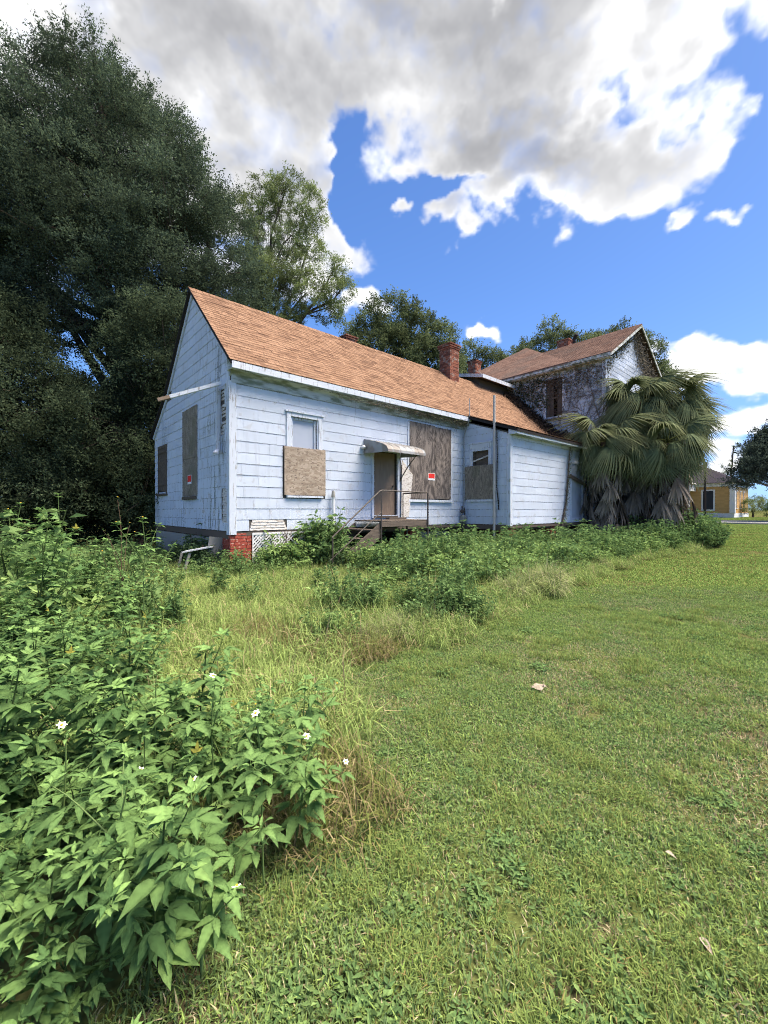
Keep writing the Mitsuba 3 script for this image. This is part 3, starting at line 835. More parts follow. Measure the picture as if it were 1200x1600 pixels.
# ------------------------------------------------------------------ tall block behind
UX0, UX1, UY0, UY1, UE = 15.7, 22.9, -2.36, 8.3, 8.28
EX, EC = .17, .6
w_up = core(Polygon([(UY0, ZB), (UY1, ZB), (UY1, UE), (UY0, UE)]), [(-.46, 6.1, .34, 7.9)], place_gable(UX0), 'm_sheath', H, label='upper storey wall overgrown with bare vines')
clap_wall(w_up, Polygon([(UY0 + .1, 4.1), (4.2, 4.1), (4.2, UE - .25), (UY0 + .1, UE - .25)]), [(-.46, 6.1, .34, 7.9)], place_gable(UX0), False, zb=4.1, pw=1.22, exp=.16)
gw = Polygon([(UX0, ZB), (UX1, ZB), (UX1, UE), (19.3, 10.45), (UX0, UE)])
up_hole = [(17.3, 6.1, 18.3, 7.6)]
w_ug = core(gw, up_hole, place_front(UY0), 'm_sheath', H, label='white front gable of the tall block above the palms')
clap_wall(w_ug, Polygon([(UX0 + .1, ZB), (UX1 - .1, ZB), (UX1 - .1, UE), (19.3, 10.36), (UX0 + .1, UE)]), up_hole, place_front(UY0), True, zb=ZB, pw=1.22, exp=.22, stuff=True)
obj('corner_board', box(UX0 - .03, UX0 + .12, UY0 - .032, UY0 - .002, 4.0, UE - .02), 'm_trim', H)
obj('corner_board', box(UX0 - .032, UX0 - .002, UY0 - .002, UY0 + .12, 4.0, UE - .02), 'm_trim', H)
obj('wall', MB().add(*box(UX1 - .12, UX1, UY0, UY1, ZB, UE)).add(*box(UX0, UX1 + 1.5, UY1 - .12, UY1, ZB, UE)).mesh(), 'm_sheath', H)
pu, pv = place_gable(UX0), place_front(UY0)
w4 = obj('window', MB().add(*pbox(pu, -.58, -.46, 6.0, 8.0, .0, .04)).add(*pbox(pu, .34, .46, 6.0, 8.0, .0, .04)).add(*pbox(pu, -.46, .34, 7.9, 8.0, .0, .04)).mesh(), 'm_trim', H, label='upper window with broken brown boards among the vines')
for a0, a1, b0, b1 in ((-.45, -.20, 6.12, 7.88), (-.02, .14, 6.12, 7.88), (.15, .33, 6.12, 7.88)):
    obj('board', pbox(pu, a0, a1, b0, b1, -.05, -.03), 'm_wood', w4)
obj('crossbar', pbox(pu, -.46, .34, 6.95, 7.03, -.028, -.008), 'm_wood', w4)
obj('sill', pbox(pu, -.66, .54, 5.93, 6.0, .0, .12), 'm_wood', w4)
w5 = obj('window', MB().add(*pbox(pv, 17.16, 17.3, 6.0, 7.7, .0, .04)).add(*pbox(pv, 18.3, 18.44, 6.0, 7.7, .0, .04)).add(*pbox(pv, 17.3, 18.3, 7.6, 7.72, .0, .04)).mesh(), 'm_trim', H, label='dark window in the front gable half hidden by palm fronds')
obj('pane', pbox(pv, 17.3, 18.3, 6.1, 7.6, -.08, -.07), 'm_glassdark', w5)
obj('mullion', pbox(pv, 17.3, 18.3, 6.82, 6.88, -.068, -.03), 'm_trim', w5)
# roofs of the tall block
ur = MB()
GZ = 10.72
gs = (GZ - 8.42) / (19.3 - 15.35)
for sg in (-1, 1):
    xe = 19.3 + sg * 3.95
    a = np.array([[xe, -2.72, 8.42], [19.3, -2.72, GZ], [19.3, 4.0, GZ], [xe, 4.0, 8.42]])
    ur.add(np.vstack([a, a - [0, 0, .10]]), BOXF)
hp = np.array([[15.33, -.9, 8.43], [24.7, -.9, 8.43], [24.7, 8.65, 8.43], [15.33, 8.65, 8.43], [20.0, 3.85, 11.62]])
ur.add(np.vstack([hp, hp[:4] - [0, 0, .1]]), np.array([[0, 1, 4], [1, 2, 4], [2, 3, 4], [3, 0, 4], [0, 5, 6], [0, 6, 1], [1, 6, 7], [1, 7, 2], [2, 7, 8], [2, 8, 3], [3, 8, 5], [3, 5, 0], [5, 8, 7], [5, 7, 6]]))
uroof = obj('roof', ur.mesh(), 'm_oldroof', H, label='brown hipped and gabled shingle roof of the tall block')
# courses of the old roof, as thin strips with a proud butt edge
cs = MB()
for k in range(1, 27):
    x = 15.35 + k * .15
    z = 8.42 + (x - 15.35) * gs
    cs.add(np.array([[x, -2.72, z + .002], [x, 3.4, z + .002], [x, 3.4, z + .012], [x, -2.72, z + .012], [x + .15, -2.72, z + .15 * gs + .001], [x + .15, 3.4, z + .15 * gs + .001]]), np.array([[0, 1, 2], [0, 2, 3], [3, 2, 5], [3, 5, 4]]))
obj('shingle_course', cs.mesh(), 'm_oldroof', uroof, kind='stuff')
obj('fascia', box(15.33, 15.37, -2.70, 4.0, 8.24, 8.37), 'm_soffit', H)
obj('soffit', box(15.37, UX0, -2.68, 8.3, 8.20, 8.225), 'm_soffit', H)
obj('frieze_board', box(UX0 - .03, UX0 - .002, UY0 + .12, 4.2, 8.0, 8.198), 'm_soffit', H)
for sg in (-1, 1):
    q0, q1 = np.array([19.3 + sg * 3.9, 8.36]), np.array([19.3, GZ - .04])
    d = (q1 - q0) / np.linalg.norm(q1 - q0); nn = np.array([0, -1.0])
    obj('rake_board', prism([q0, q1, q1 + nn * .13, q0 + nn * .12], lambda a, b, dd: (a, -dd, b), 2.69, 2.73), 'm_soffit', H)
# low link roof between the wing and the tall block
lk = obj('link_roof', prism([(2.05, 7.93), (2.05, 8.02), (4.1, 8.52), (4.1, 8.43)], lambda a, b, d: (d, a, b), 12.85, UX0), 'm_oldroof', H, label='low link roof with white fascia between wing and tall block')
obj('fascia', box(12.82, UX0, 2.0, 2.045, 7.86, 8.03), 'm_trim', lk)
obj('fascia', prism([(2.05, 7.88), (2.05, 8.04), (4.1, 8.54), (4.1, 8.38)], lambda a, b, d: (d, a, b), 12.80, 12.845), 'm_trim', lk)
obj('wall', MB().add(*box(13.15, UX0, 2.45, 2.55, 7.0, 7.95)).add(*box(13.15, 13.25, 2.55, 4.0, 6.6, 8.15)).mesh(), 'm_sheath', lk)
0 and obj('flashing', MB().add(*slab((12.7, 1.55, roof_z(1.55) + .06), (13.9, .85, roof_z(.85) + .05), .12, .02)).mesh(), 'm_conc', roof)

# ================================================================== vegetation
def unit(v):
    return v / (np.linalg.norm(v, axis=-1, keepdims=True) + 1e-12)


def leaf_cloud(rng, pos, dirs, L, W, cols, fold=.25, droop=.0, flat=.0):
    """many simple leaves: two triangles each, folded along the midrib. pos, dirs (n, 3)"""
    n = len(pos)
    d = unit(dirs)
    up = rng.normal(size=(n, 3)) + np.array([0, 0, flat])
    s = unit(np.cross(d, up)); nn = np.cross(s, d)
    L = np.broadcast_to(L, (n,))[:, None]; W = np.broadcast_to(W, (n,))[:, None]
    m = pos + d * L * .45
    tip = pos + d * L - np.array([0, 0, 1]) * droop * L
    v = np.stack([pos, m + s * W / 2 + nn * W * fold, tip, m - s * W / 2 + nn * W * fold], 1).reshape(-1, 3)
    k = np.arange(n)[:, None] * 4
    f = np.concatenate([k + [0, 1, 2], k + [0, 2, 3]], 1).reshape(-1, 3)
    return v, f, np.repeat(cols, 4, 0)


def tint(rng, n, a, b, j=.12, straw=0., sc=(.30, .24, .10)):
    t = rng.random((n, 1))
    c = np.asarray(a) * (1 - t) + np.asarray(b) * t
    c = c * (1 + rng.normal(0, j, (n, 1)))
    if straw:
        c = np.where(rng.random((n, 1)) < straw, np.asarray(sc) * rng.uniform(.6, 1.2, (n, 1)), c)
    return np.clip(c, .004, .9)


def group(name, v, f, c, bsdf, smooth=False):
    scene[name] = {'type': 'shapegroup', 'piece': mikit.ply((v, f), bsdf, smooth=smooth, color=c)}
    return name


def place(key, i, grp, M):
    scene[f'{key}__{i:04d}'] = {'type': 'instance', 'g': {'type': 'ref', 'id': grp}, 'to_world': T(M)}


def xf(pos, rz=0., s=1., tilt=0., ta=0.):
    M = T().translate([float(q) for q in pos])
    if tilt:
        M = M @ T().rotate([math.cos(ta), math.sin(ta), 0], tilt)
    return (M @ T().rotate([0, 0, 1], rz) @ T().scale(float(s))).matrix


# ------------------------------------------------------------------ trees
def spray(rng, R, n, L, W, a, b, hang=.0, flat=.0, j=.2, twigs=14, up=.35):
    """a bough end: leaves along short twigs fanning out of the origin along +z"""
    pos, dirs = [], []
    per = n // twigs
    for k in range(twigs):
        th, ph = rng.uniform(0, 2 * np.pi), np.arccos(rng.uniform(-.15, 1))
        d = np.array([np.sin(ph) * np.cos(th), np.sin(ph) * np.sin(th), np.cos(ph)])
        ln = R * rng.uniform(.55, 1.0)
        t = rng.random(per) ** .6
        p = d * (t * ln)[:, None] + rng.normal(0, R * .07, (per, 3)) - np.array([0, 0, 1]) * hang * (t * t)[:, None] * R
        pos.append(p); dirs.append(d * .7 + rng.normal(0, .7, (per, 3)) - np.array([0, 0, hang]))
    pos, dirs = np.vstack(pos), np.vstack(dirs)
    return leaf_cloud(rng, pos, dirs, L * rng.uniform(.7, 1.2, len(pos)), W * rng.uniform(.7, 1.2, len(pos)), tint(rng, len(pos), a, b, j), flat=flat)


rt = np.random.default_rng(77)
SPR = {}
for kind, R, n, L, W, a, b, hang in (
        ('oak', .95, 320, .105, .050, (.040, .062, .048), (.098, .138, .084), .05),
        ('dark', .9, 300, .10, .050, (.036, .058, .036), (.085, .115, .066), .15),
        ('pecan', .75, 170, .15, .050, (.12, .165, .068), (.22, .275, .125), .30),
        ('far', 1.05, 240, .17, .085, (.075, .11, .055), (.155, .195, .10), .12),
        ('bluish', 1.2, 260, .20, .10, (.030, .045, .038), (.065, .088, .070), .10),
        ('shrub', .42, 190, .085, .040, (.030, .060, .022), (.075, .125, .045), .1)):
    SPR[kind] = [group(f'spray_{kind}_{k}', *spray(rt, R, n, L, W, np.array(a) * (.72, 1.0, 1.4)[k], np.array(b) * (.72, 1.0, 1.4)[k], hang), 'm_treeleaf') for k in range(3)]


def limb(p0, p1, r0, r1, rng, n=7, wob=.12, sag=.0):
    t = np.linspace(0, 1, n)[:, None]
    p0, p1 = np.asarray(p0, float), np.asarray(p1, float)
    ln = np.linalg.norm(p1 - p0)
    p = p0 + (p1 - p0) * t + np.cumsum(rng.normal(0, wob * ln / n, (n, 3)), 0) * np.sin(np.pi * t) ** .5
    p[:, 2:] += sag * ln * np.sin(np.pi * t)
    return p, r0 + (r1 - r0) * t[:, 0]


def tree(name, label, base, trunk_top, r0, lobes, kind, seed, dens=1.0, group_=None, twiggy=2, cat='tree', bark='m_bark', scale=(.8, 1.25), limbs=True):
    """lobes: (centre xyz, radius, height factor): boughs of leaves whose sprays sit mostly near the outside, with gaps"""
    rng = np.random.default_rng(seed)
    key = thing(name, label, cat, group_)
    m = MB()
    tp, tr = limb(base, trunk_top, r0, r0 * .55, rng, 9, .05)
    tr[0] *= 1.35
    m.add(*tube(tp, tr, 10))
    obj('trunk', m.mesh(), bark, key, smooth=60)
    lm = MB(); cnt = 0
    for c, R, hf in lobes:
        c = np.asarray(c, float)
        j = min(len(tp) - 1, rng.integers(4, 9))
        if limbs:
            q, qr = limb(tp[j], c, tr[j] * .55, r0 * .10, rng, 9, .16, .05)
            lm.add(*tube(q, qr, 6))
        n = max(3, int(dens * 9.0 * R * R))
        for _ in range(n):
            d = unit(rng.normal(size=3))
            rr = R * (rng.random() ** .38)
            off = d * rr * np.array([1, 1, hf])
            if meshkit.noise((c + off) * .55 + seed * 3.3) < .27:
                continue
            p = c + off
            if p[2] < gz(p[0], p[1]) + .1:
                continue
            if limbs and rng.random() < .16 * twiggy:
                s = q[rng.integers(4, 9)]
                lq, lr = limb(s, p, r0 * .055, .012, rng, 5, .2)
                lm.add(*tube(lq, lr, 4, caps=False))
            ax = unit(d + np.array([0, 0, .35]))
            tilt = math.degrees(math.acos(np.clip(ax[2], -1, 1))); ta = math.atan2(ax[0], -ax[1]) + math.pi if False else math.atan2(ax[1], ax[0]) + math.pi / 2
            place(key + '__crown', cnt, SPR[kind][rng.integers(0, 3)], xf(p, rng.uniform(0, 360), rng.uniform(*scale), tilt, ta))
            cnt += 1
    if lm.n:
        obj('limbs', lm.mesh(), bark, key, smooth=60, kind='stuff')
    return key


def lobes_at(rows):
    """rows of (right, ahead, height, radius[, height factor]) as seen from where the photographer stands"""
    return [(cf(r[0], r[1], r[2]), r[3], r[4] if len(r) > 4 else .85) for r in rows]


# the huge dark oak left of the house
tree('oak_tree', 'huge dark evergreen oak towering over the left side of the house', cf(-11.9, 19.5, -.2), cf(-11.7, 19.5, 11.5), .62, lobes_at([
    (-16.4, 20, 19.8, 3.0), (-13.6, 20, 21.0, 2.6), (-15.2, 19, 17.3, 3.0), (-11.6, 19.5, 18.6, 2.6), (-12.6, 18.5, 16.0, 3.0), (-9.6, 19.5, 16.4, 2.5), (-9.4, 18.5, 13.9, 2.8), (-8.2, 20, 14.6, 1.9), (-7.7, 19.5, 12.0, 2.2),
    (-16.8, 18.5, 14.6, 3.0), (-13.9, 18, 13.6, 2.8), (-18.8, 20, 17.0, 3.2), (-20.5, 20, 13.5, 3.2), (-11.2, 17.5, 12.3, 2.4), (-8.9, 18, 10.9, 2.2), (-17.2, 19, 10.3, 2.3), (-7.6, 20.5, 9.7, 1.9), (-10.3, 18, 9.3, 2.0), (-20.5, 21, 20.0, 3.0), (-22.5, 20, 16.5, 3.0), (-15.3, 21, 22.6, 1.5), (-15.8, 18, 12.3, 1.5), (-13.3, 18, 9.7, 1.5), (-14.8, 17.6, 11.3, 1.1), (-12.3, 20.5, 21.2, 1.6)]), 'oak', 11, 1.5)
# dark undergrowth trees below it
tree('understory_tree', 'dense dark tree filling the left edge of the view below the oak', cf(-16.0, 16.0, 0), cf(-15.8, 16, 5.5), .22, lobes_at([(-14.6, 16, 8.0, 2.1), (-13.3, 15.5, 5.4, 2.2), (-15.4, 15.5, 3.0, 2.2), (-12.2, 15.2, 2.7, 2.0), (-16.6, 16, 5.6, 2.2), (-13.6, 15, 1.1, 1.6), (-16.8, 17, 9.6, 1.8)]), 'dark', 21, 2.2)
tree('understory_tree', 'dark bushy tree close behind the gable end of the house', cf(-8.8, 17.0, 0), cf(-8.7, 17, 5.5), .20, lobes_at([(-9.6, 16.5, 7.0, 1.9), (-8.3, 16.5, 8.2, 1.7), (-10.4, 16, 4.6, 2.0), (-9.2, 16, 2.3, 1.7), (-8.2, 17.2, 5.2, 1.8), (-8.0, 17.5, 2.6, 1.6)]), 'dark', 22, 2.2)
tree('understory_tree', 'dark tree between the left edge and the gable end', cf(-12.0, 19.0, 0), cf(-12.0, 19, 4.5), .2, lobes_at([(-12.2, 18.5, 5.6, 2.4), (-11.4, 18, 2.8, 2.3), (-13.6, 18.5, 2.6, 2.2), (-10.6, 19, 4.9, 2.2), (-12.6, 18, .9, 1.6), (-10.4, 18, .9, 1.5)]), 'dark', 23, 2.0)
tree('understory_tree', 'far dark trees closing the gap at ground level behind the yard', cf(-14, 26, 0), cf(-14, 26, 5), .25, lobes_at([(-18, 26, 3, 3.2), (-14, 26, 3.2, 3.2), (-10, 26, 3.2, 3.2), (-22, 26, 4, 3.4), (-25, 24, 7, 3.2), (-16, 27, 7.6, 2.6), (-20, 25, 8, 2.8), (-24, 23, 12, 3)]), 'dark', 24, 1.6)
# lighter trees behind the ridge
tree('pecan_tree', 'tall open light green tree with bare limbs behind the ridge of the wing', cf(-8.6, 30, 0), cf(-8.3, 30, 15.2), .42, lobes_at([
    (-7.0, 30, 24.6, 1.7), (-8.6, 30, 23.4, 1.6), (-5.5, 30, 23.0, 1.6), (-6.6, 30, 21.2, 1.6), (-8.9, 29.5, 20.8, 1.5), (-5.4, 30, 20.4, 1.2), (-9.2, 29.5, 18.6, 1.7), (-6.9, 29, 18.1, 1.9), (-8.6, 29, 16.4, 1.8), (-5.5, 29.5, 16.8, 1.7), (-6.9, 29.5, 15.3, 1.5), (-3.7, 30, 18.6, 1.2), (-3.2, 30, 17.2, 1.3), (-4.2, 30, 16.0, 1.2), (-9.8, 29, 22.0, 1.4), (-10.2, 29, 16.5, 1.6), (-8.0, 28.5, 17.4, 1.6), (-9.6, 28.5, 14.8, 1.5), (-7.4, 28.8, 14.4, 1.4)]), 'pecan', 31, 1.3, twiggy=3)
tree('broadleaf_tree', 'rounded mid green tree behind the middle of the wing roof', cf(.4, 36, 0), cf(.5, 36, 12.5), .38, lobes_at([(-1.8, 36, 16.4, 2.0), (.6, 36, 18.0, 2.0), (2.9, 36, 17.4, 1.8), (4.6, 36, 16.2, 1.6), (-2.6, 35.5, 14.2, 1.8), (0, 35, 14.9, 2.2), (2.6, 35.5, 14.6, 2.2), (5.1, 36, 13.9, 1.7), (-.8, 36, 12.2, 2.2), (3.2, 36, 11.9, 2.2)]), 'far', 32, 1.05, twiggy=3)
tree('broadleaf_tree', 'feathery tree behind the stout chimney', cf(8.6, 40, 0), cf(8.7, 40, 12), .3, lobes_at([(8.3, 40, 15.4, 1.9), (10.8, 40, 15.6, 1.7), (7.0, 40, 13.2, 1.9), (9.7, 40, 13.4, 2.2), (12.2, 40, 14.6, 1.5)]), 'far', 33, .9, twiggy=3)
tree('broadleaf_tree', 'dark crowned tree behind the hip of the tall block', cf(16.6, 42, 0), cf(16.8, 42, 14), .34, lobes_at([(16.6, 42, 18.6, 1.8), (18.4, 42, 18.0, 1.6), (14.6, 42, 17.0, 1.7), (17.2, 42, 16.2, 2.0), (19.6, 42, 16.6, 1.4), (13.6, 42, 15.2, 1.6)]), 'far', 34, .95, twiggy=3)
tree('broadleaf_tree', 'dark tree showing past the gable peak of the tall block', cf(24.4, 42, 0), cf(24.0, 42, 14), .34, lobes_at([(21.2, 42, 18.2, 1.6), (23.6, 42, 18.6, 1.8), (25.6, 42, 17.4, 1.7), (26.8, 42, 15.4, 1.8), (27.4, 42, 13.2, 1.8), (25.4, 42, 14.6, 2.0), (22.8, 42, 16.4, 1.6)]), 'far', 35, .95, twiggy=3)
# right side, over the yellow house
tree('shade_tree', 'wide dark blue green tree beside the yellow house at the right edge', cf(33.2, 34, .7), cf(33.0, 34, 4.0), .35, lobes_at([(31.0, 34, 6.4, 1.5), (32.0, 34, 7.6, 1.5), (30.0, 34, 5.2, 1.2), (31.2, 33.5, 5.0, 1.4), (32.8, 34, 5.6, 1.8), (34.2, 34, 7.6, 1.8), (35.2, 34, 5.2, 2.0), (29.4, 34.4, 4.3, .8), (32.4, 33.6, 4.3, 1.0)]), 'bluish', 41, 2.0, scale=(.6, .95))
tree('pine_tree', 'thin sparse pine against the sky right of the palms', cf(53.0, 65, .8), cf(54.2, 65, 11.5), .16, lobes_at([(53.8, 65, 10.6, 1.1), (54.9, 65, 9.4, .9), (53.2, 65, 8.8, .8), (52.6, 65, 7.6, .8), (55.2, 65, 11.2, .7)]), 'far', 42, .32, twiggy=3, scale=(.5, .8))
tree('utility_tree', 'slender bare trunk rising beside the roof of the yellow house', cf(50.6, 66, .8), cf(51.6, 66, 13.5), .13, lobes_at([(51.4, 66, 13.2, .6)]), 'far', 43, .4) if False else None
tree('garden_shrub', 'light yellow green shrub behind the hedge at the right edge', cf(40.5, 46, .8), cf(40.5, 46, 1.8), .1, lobes_at([(40.4, 46, 2.1, 1.2), (42.2, 46, 2.4, 1.3)]), 'pecan', 44, 2.5, cat='shrub', scale=(.6, .9))

# ------------------------------------------------------------------ palms
def frond_mesh(rng, L, droop, segs=44, dead=False, fold=0.):
    """a fan leaf: petiole along +x, blade of long drooping segments fanning out at its end"""
    m = MB(); cols = []
    pl = L * .50
    t = np.linspace(0, 1, 6)
    P = np.stack([t * pl, 0 * t, -droop * .25 * pl * t * t], 1)
    v, f = tube(P, np.linspace(.018, .011, 6), 4)
    pc = (.10, .075, .05) if dead else (.07, .085, .03)
    m.add(v, f, pc)
    o = P[-1]; heading = math.atan2(P[-1, 2] - P[-2, 2], P[-1, 0] - P[-2, 0])
    for k in range(segs):
        a = (k / (segs - 1) - .5) * 2 * math.radians(128 if not dead else 26)
        ln = L * .62 * (.70 + .30 * math.cos(a * .7)) * rng.uniform(.85, 1.08)
        n = 5
        tt = np.linspace(0, 1, n)
        sx, sy = math.cos(a), math.sin(a)
        dr_ = (droop * .9 + rng.uniform(-.05, .25)) * tt ** 2.2 * ln + .10 * abs(math.sin(a)) * tt * ln
        x = sx * tt * ln; y = sy * tt * ln * (1 - .25 * tt * (droop > .6)); z = -dr_ + .05 * ln * math.cos(k * np.pi) * tt * (1 - tt)
        ch, sh = math.cos(heading * .8), math.sin(heading * .8)
        C = o + np.stack([x * ch - z * sh, y, x * sh + z * ch], 1)
        w = (.062 if dead else .029) * L / 1.7 * np.array([.7, 1.1, .9, .55, .06])
        px = np.stack([-sy + 0 * tt, sx + 0 * tt, .45 * np.ones(n) * (1 if k % 2 else -1)], 1); px = unit(px)
        v = np.concatenate([C + px * w[:, None], C - px * w[:, None]])
        f = np.array([[i, i + 1, n + i + 1, n + i] for i in range(n - 1)])
        base = np.array((.135, .112, .092) if dead else (.085, .118, .068)) * rng.uniform(.7, 1.3)
        tip = np.array((.30, .27, .235) if dead else (.215, .238, .130)) * rng.uniform(.8, 1.2)
        cc = base + (tip - base) * (tt ** 2)[:, None]
        m.add(v, f, np.concatenate([cc, cc]))
    return m.mesh(), m.col()


rp = np.random.default_rng(404)
FR = [mikit.ply(*(lambda q: (q[0], 'm_palm'))(fm), color=fm[1]) for fm in [frond_mesh(rp, 1.7, dr0) for dr0 in (.75, 1.15, 1.0, .45)]]
FD = [mikit.ply(fm[0], 'm_dry', color=fm[1]) for fm in [frond_mesh(rp, 1.55, d0, 18, True) for d0 in (.05, .16)]]


def palm(label, base, top, nlive, ndead, seed, s=1.0, skirt=2.2):
    rng = np.random.default_rng(seed)
    key = thing('palm_tree', label, 'palm', 'palms at the corner of the house')
    base, top = np.asarray(base, float), np.asarray(top, float)
    q, qr = limb(base, top, .24, .20, rng, 9, .03)
    qr = qr * (1 + .08 * rng.normal(size=9))
    obj('trunk', MB().add(*tube(q, qr, 9)).mesh(), 'm_trunk', key, smooth=60)
    for k in range(nlive):
        el = math.degrees(math.asin(np.clip(1.0 - 1.62 * (k + .5) / nlive, -1, 1)))    # from upright to hanging
        az = k * 137.5 + rng.uniform(-15, 15)
        i = min(3, int(4 * (k / nlive) + rng.uniform(-.4, .4)) if k else 0)
        M = (T().translate((top + [0, 0, .15 - .3 * k / nlive]).tolist()) @ T().rotate([0, 0, 1], az) @ T().rotate([0, 1, 0], -el + 12) @ T().rotate([1, 0, 0], rng.uniform(-45, 45)) @ T().scale(float(s * rng.uniform(.75, 1.15))))
        obj('frond', FR[max(0, i)], None, key, to_world=M)
    for k in range(ndead):
        az = k * 137.5 + rng.uniform(-20, 20)
        dz = skirt * (k / ndead) ** 1.2
        el = -66 - 22 * rng.random()
        ro = rng.uniform(.05, .55)
        M = (T().translate((top + [ro * math.cos(math.radians(az)), ro * math.sin(math.radians(az)), -.25 - dz]).tolist()) @ T().rotate([0, 0, 1], az) @ T().rotate([0, 1, 0], -el) @ T().rotate([1, 0, 0], rng.uniform(-25, 25)) @ T().scale(float(s * rng.uniform(.7, 1.15))))
        obj('dead_frond', FD[k % 2], None, key, to_world=M)
    return key


palm('palm with a low crown leaning over the end of the bay', cf(9.55, 17.6, -.1), cf(9.15, 17.3, 4.4), 38, 84, 51, 1.0, 3.4)
palm('tall palm in front of the white gable, its shag of dead fronds hanging beneath', cf(11.2, 18.2, -.1), cf(11.0, 18.2, 6.3), 42, 96, 52, 1.1, 5.0)
palm('tallest palm at the right of the cluster above the bush', cf(12.5, 19.0, -.1), cf(12.9, 19.0, 6.5), 42, 96, 53, 1.15, 5.0)
palm('right hand palm with brown hanging fronds against the sky', cf(12.9, 19.9, -.1), cf(14.1, 19.7, 6.0), 34, 26, 54, 1.0, .9)
palm('middle palm with yellowing fronds low in the cluster', cf(11.2, 17.3, -.1), cf(11.5, 17.0, 4.3), 32, 70, 55, 1.0, 3.4)

# ------------------------------------------------------------------ grass
def blades(rng, n, sx, sy, h0, h1, w, lean, cols, curl=.5):
    b = np.stack([rng.uniform(-sx / 2, sx / 2, n), rng.uniform(-sy / 2, sy / 2, n), np.full(n, -.01)], 1)
    az = rng.uniform(0, 2 * np.pi, n); h = rng.uniform(h0, h1, n); le = np.abs(rng.normal(lean, lean * .5, n))
    d = np.stack([np.cos(az), np.sin(az), 0 * az], 1); s = np.stack([-np.sin(az), np.cos(az), 0 * az], 1)
    W = (w * rng.uniform(.6, 1.3, n))[:, None]
    up = np.array([0, 0, 1.])
    p1 = b + up * (h * .6 * np.cos(le * .6))[:, None] + d * (h * .6 * np.sin(le * .6))[:, None]
    l2 = le * (1 + curl)
    p2 = p1 + up * (h * .5 * np.cos(l2))[:, None] + d * (h * .5 * np.sin(l2))[:, None]
    p2[:, 2] = np.maximum(p2[:, 2], .003)
    v = np.stack([b - s * W / 2, b + s * W / 2, p1 + s * W * .45, p1 - s * W * .45, p2], 1).reshape(-1, 3)
    k = np.arange(n)[:, None] * 5
    f = np.concatenate([k + [0, 1, 2], k + [0, 2, 3], k + [3, 2, 4]], 1).reshape(-1, 3)
    return v, f, np.repeat(cols, 5, 0)


def merge(*parts):
    m = MB()
    for v, f, c in parts:
        m.add(v, f, c)
    return (*m.mesh(), m.col())


rg = np.random.default_rng(9)
GREEN = ((.110, .180, .068), (.205, .290, .105)); LIME = ((.165, .260, .062), (.27, .37, .115)); STRAW = ((.32, .28, .17), (.50, .45, .31)); DARK = ((.080, .140, .066), (.145, .215, .095))
LAWN = {}
S = .6
for nm, mixp, n in (('green', (.46, .22, .18, .14), 3000), ('dry', (.30, .12, .40, .18), 2500), ('lime', (.35, .47, .11, .07), 3000), ('bare', (.22, .06, .57, .15), 1000)):
    LAWN[nm] = []
    for q in range(2):
        parts = []
        for (a, b), fr in zip((GREEN, LIME, STRAW, DARK), mixp):
            k = int(n * fr)
            if a is STRAW[0]:
                parts.append(blades(rg, k, S, S, .02, .055, .0042, 1.25, tint(rg, k, a, b, .2), .4))
            else:
                parts.append(blades(rg, k, S, S, .022, .062, .0050, .75, tint(rg, k, a, b, .18), .8))
        # small broad weeds among the blades
        k = int(n * .06)
        pos = np.stack([rg.uniform(-S / 2, S / 2, k), rg.uniform(-S / 2, S / 2, k), rg.uniform(.005, .035, k)], 1)
        dr3 = rg.normal(size=(k, 3)) * [1, 1, .35]
        parts.append(leaf_cloud(rg, pos, dr3, rg.uniform(.015, .035, k), rg.uniform(.009, .017, k), tint(rg, k, (.085, .15, .055), (.16, .24, .085), .2), flat=2.5))
        LAWN[nm].append(group(f'lawn_{nm}_{q}', *merge(*parts), 'm_grass'))
LAWN['tussock'] = [group('lawn_tussock', *merge(blades(rg, 260, .22, .22, .05, .13, .0055, .8, tint(rg, 260, (.13, .20, .06), (.25, .32, .10), .18, .08), .9)), 'm_grass'),
                   group('lawn_rosette', *(lambda k: leaf_cloud(rg, rg.normal(0, .045, (k, 3)) * [1, 1, .1] + [0, 0, .03], rg.normal(size=(k, 3)) * [1, 1, .25], rg.uniform(.03, .06, k), rg.uniform(.014, .026, k), tint(rg, k, (.085, .16, .06), (.16, .25, .09), .2), flat=2.5))(70), 'm_grass')]
FARL = []
for q in range(3):
    n = 1500
    FARL.append(group(f'lawn_far_{q}', *merge(blades(rg, n, 1.5, 1.5, .03, .075, .016, .8, tint(rg, n, (.145, .235, .060), (.25, .345, .105), .18, .10), .7)), 'm_grass'))
TALL = []
for q in range(3):
    n = 620
    a = blades(rg, n, .7, .7, .14, .44, .0070, .98, tint(rg, n, (.17, .25, .075), (.31, .40, .14), .18, .11, (.42, .36, .21)), 1.1)
    b = blades(rg, 200, .7, .7, .05, .14, .006, 1.2, tint(rg, 200, (.22, .17, .09), (.36, .29, .17), .2), .5)
    TALL.append(group(f'tall_{q}', *merge(a, b), 'm_grass'))
DEADG = []
for q in range(2):
    n = 700
    a = blades(rg, n, .7, .7, .10, .34, .0055, 1.0, tint(rg, n, (.19, .15, .08), (.33, .29, .16), .2), .9)
    b = blades(rg, 800, .7, .7, .10, .34, .006, .8, tint(rg, 800, (.10, .13, .04), (.20, .22, .07), .2), .9)
    DEADG.append(group(f'deadg_{q}', *merge(a, b), 'm_grass'))
TUFT = []
for q in range(2):
    n = 520
    v, f, c = blades(rg, n, .30, .30, .30, .75, .008, .72, tint(rg, n, (.17, .245, .085), (.34, .39, .17), .18, .16, (.44, .40, .27)), 1.5)
    TUFT.append(group(f'tuft_{q}', v, f, c, 'm_grass'))

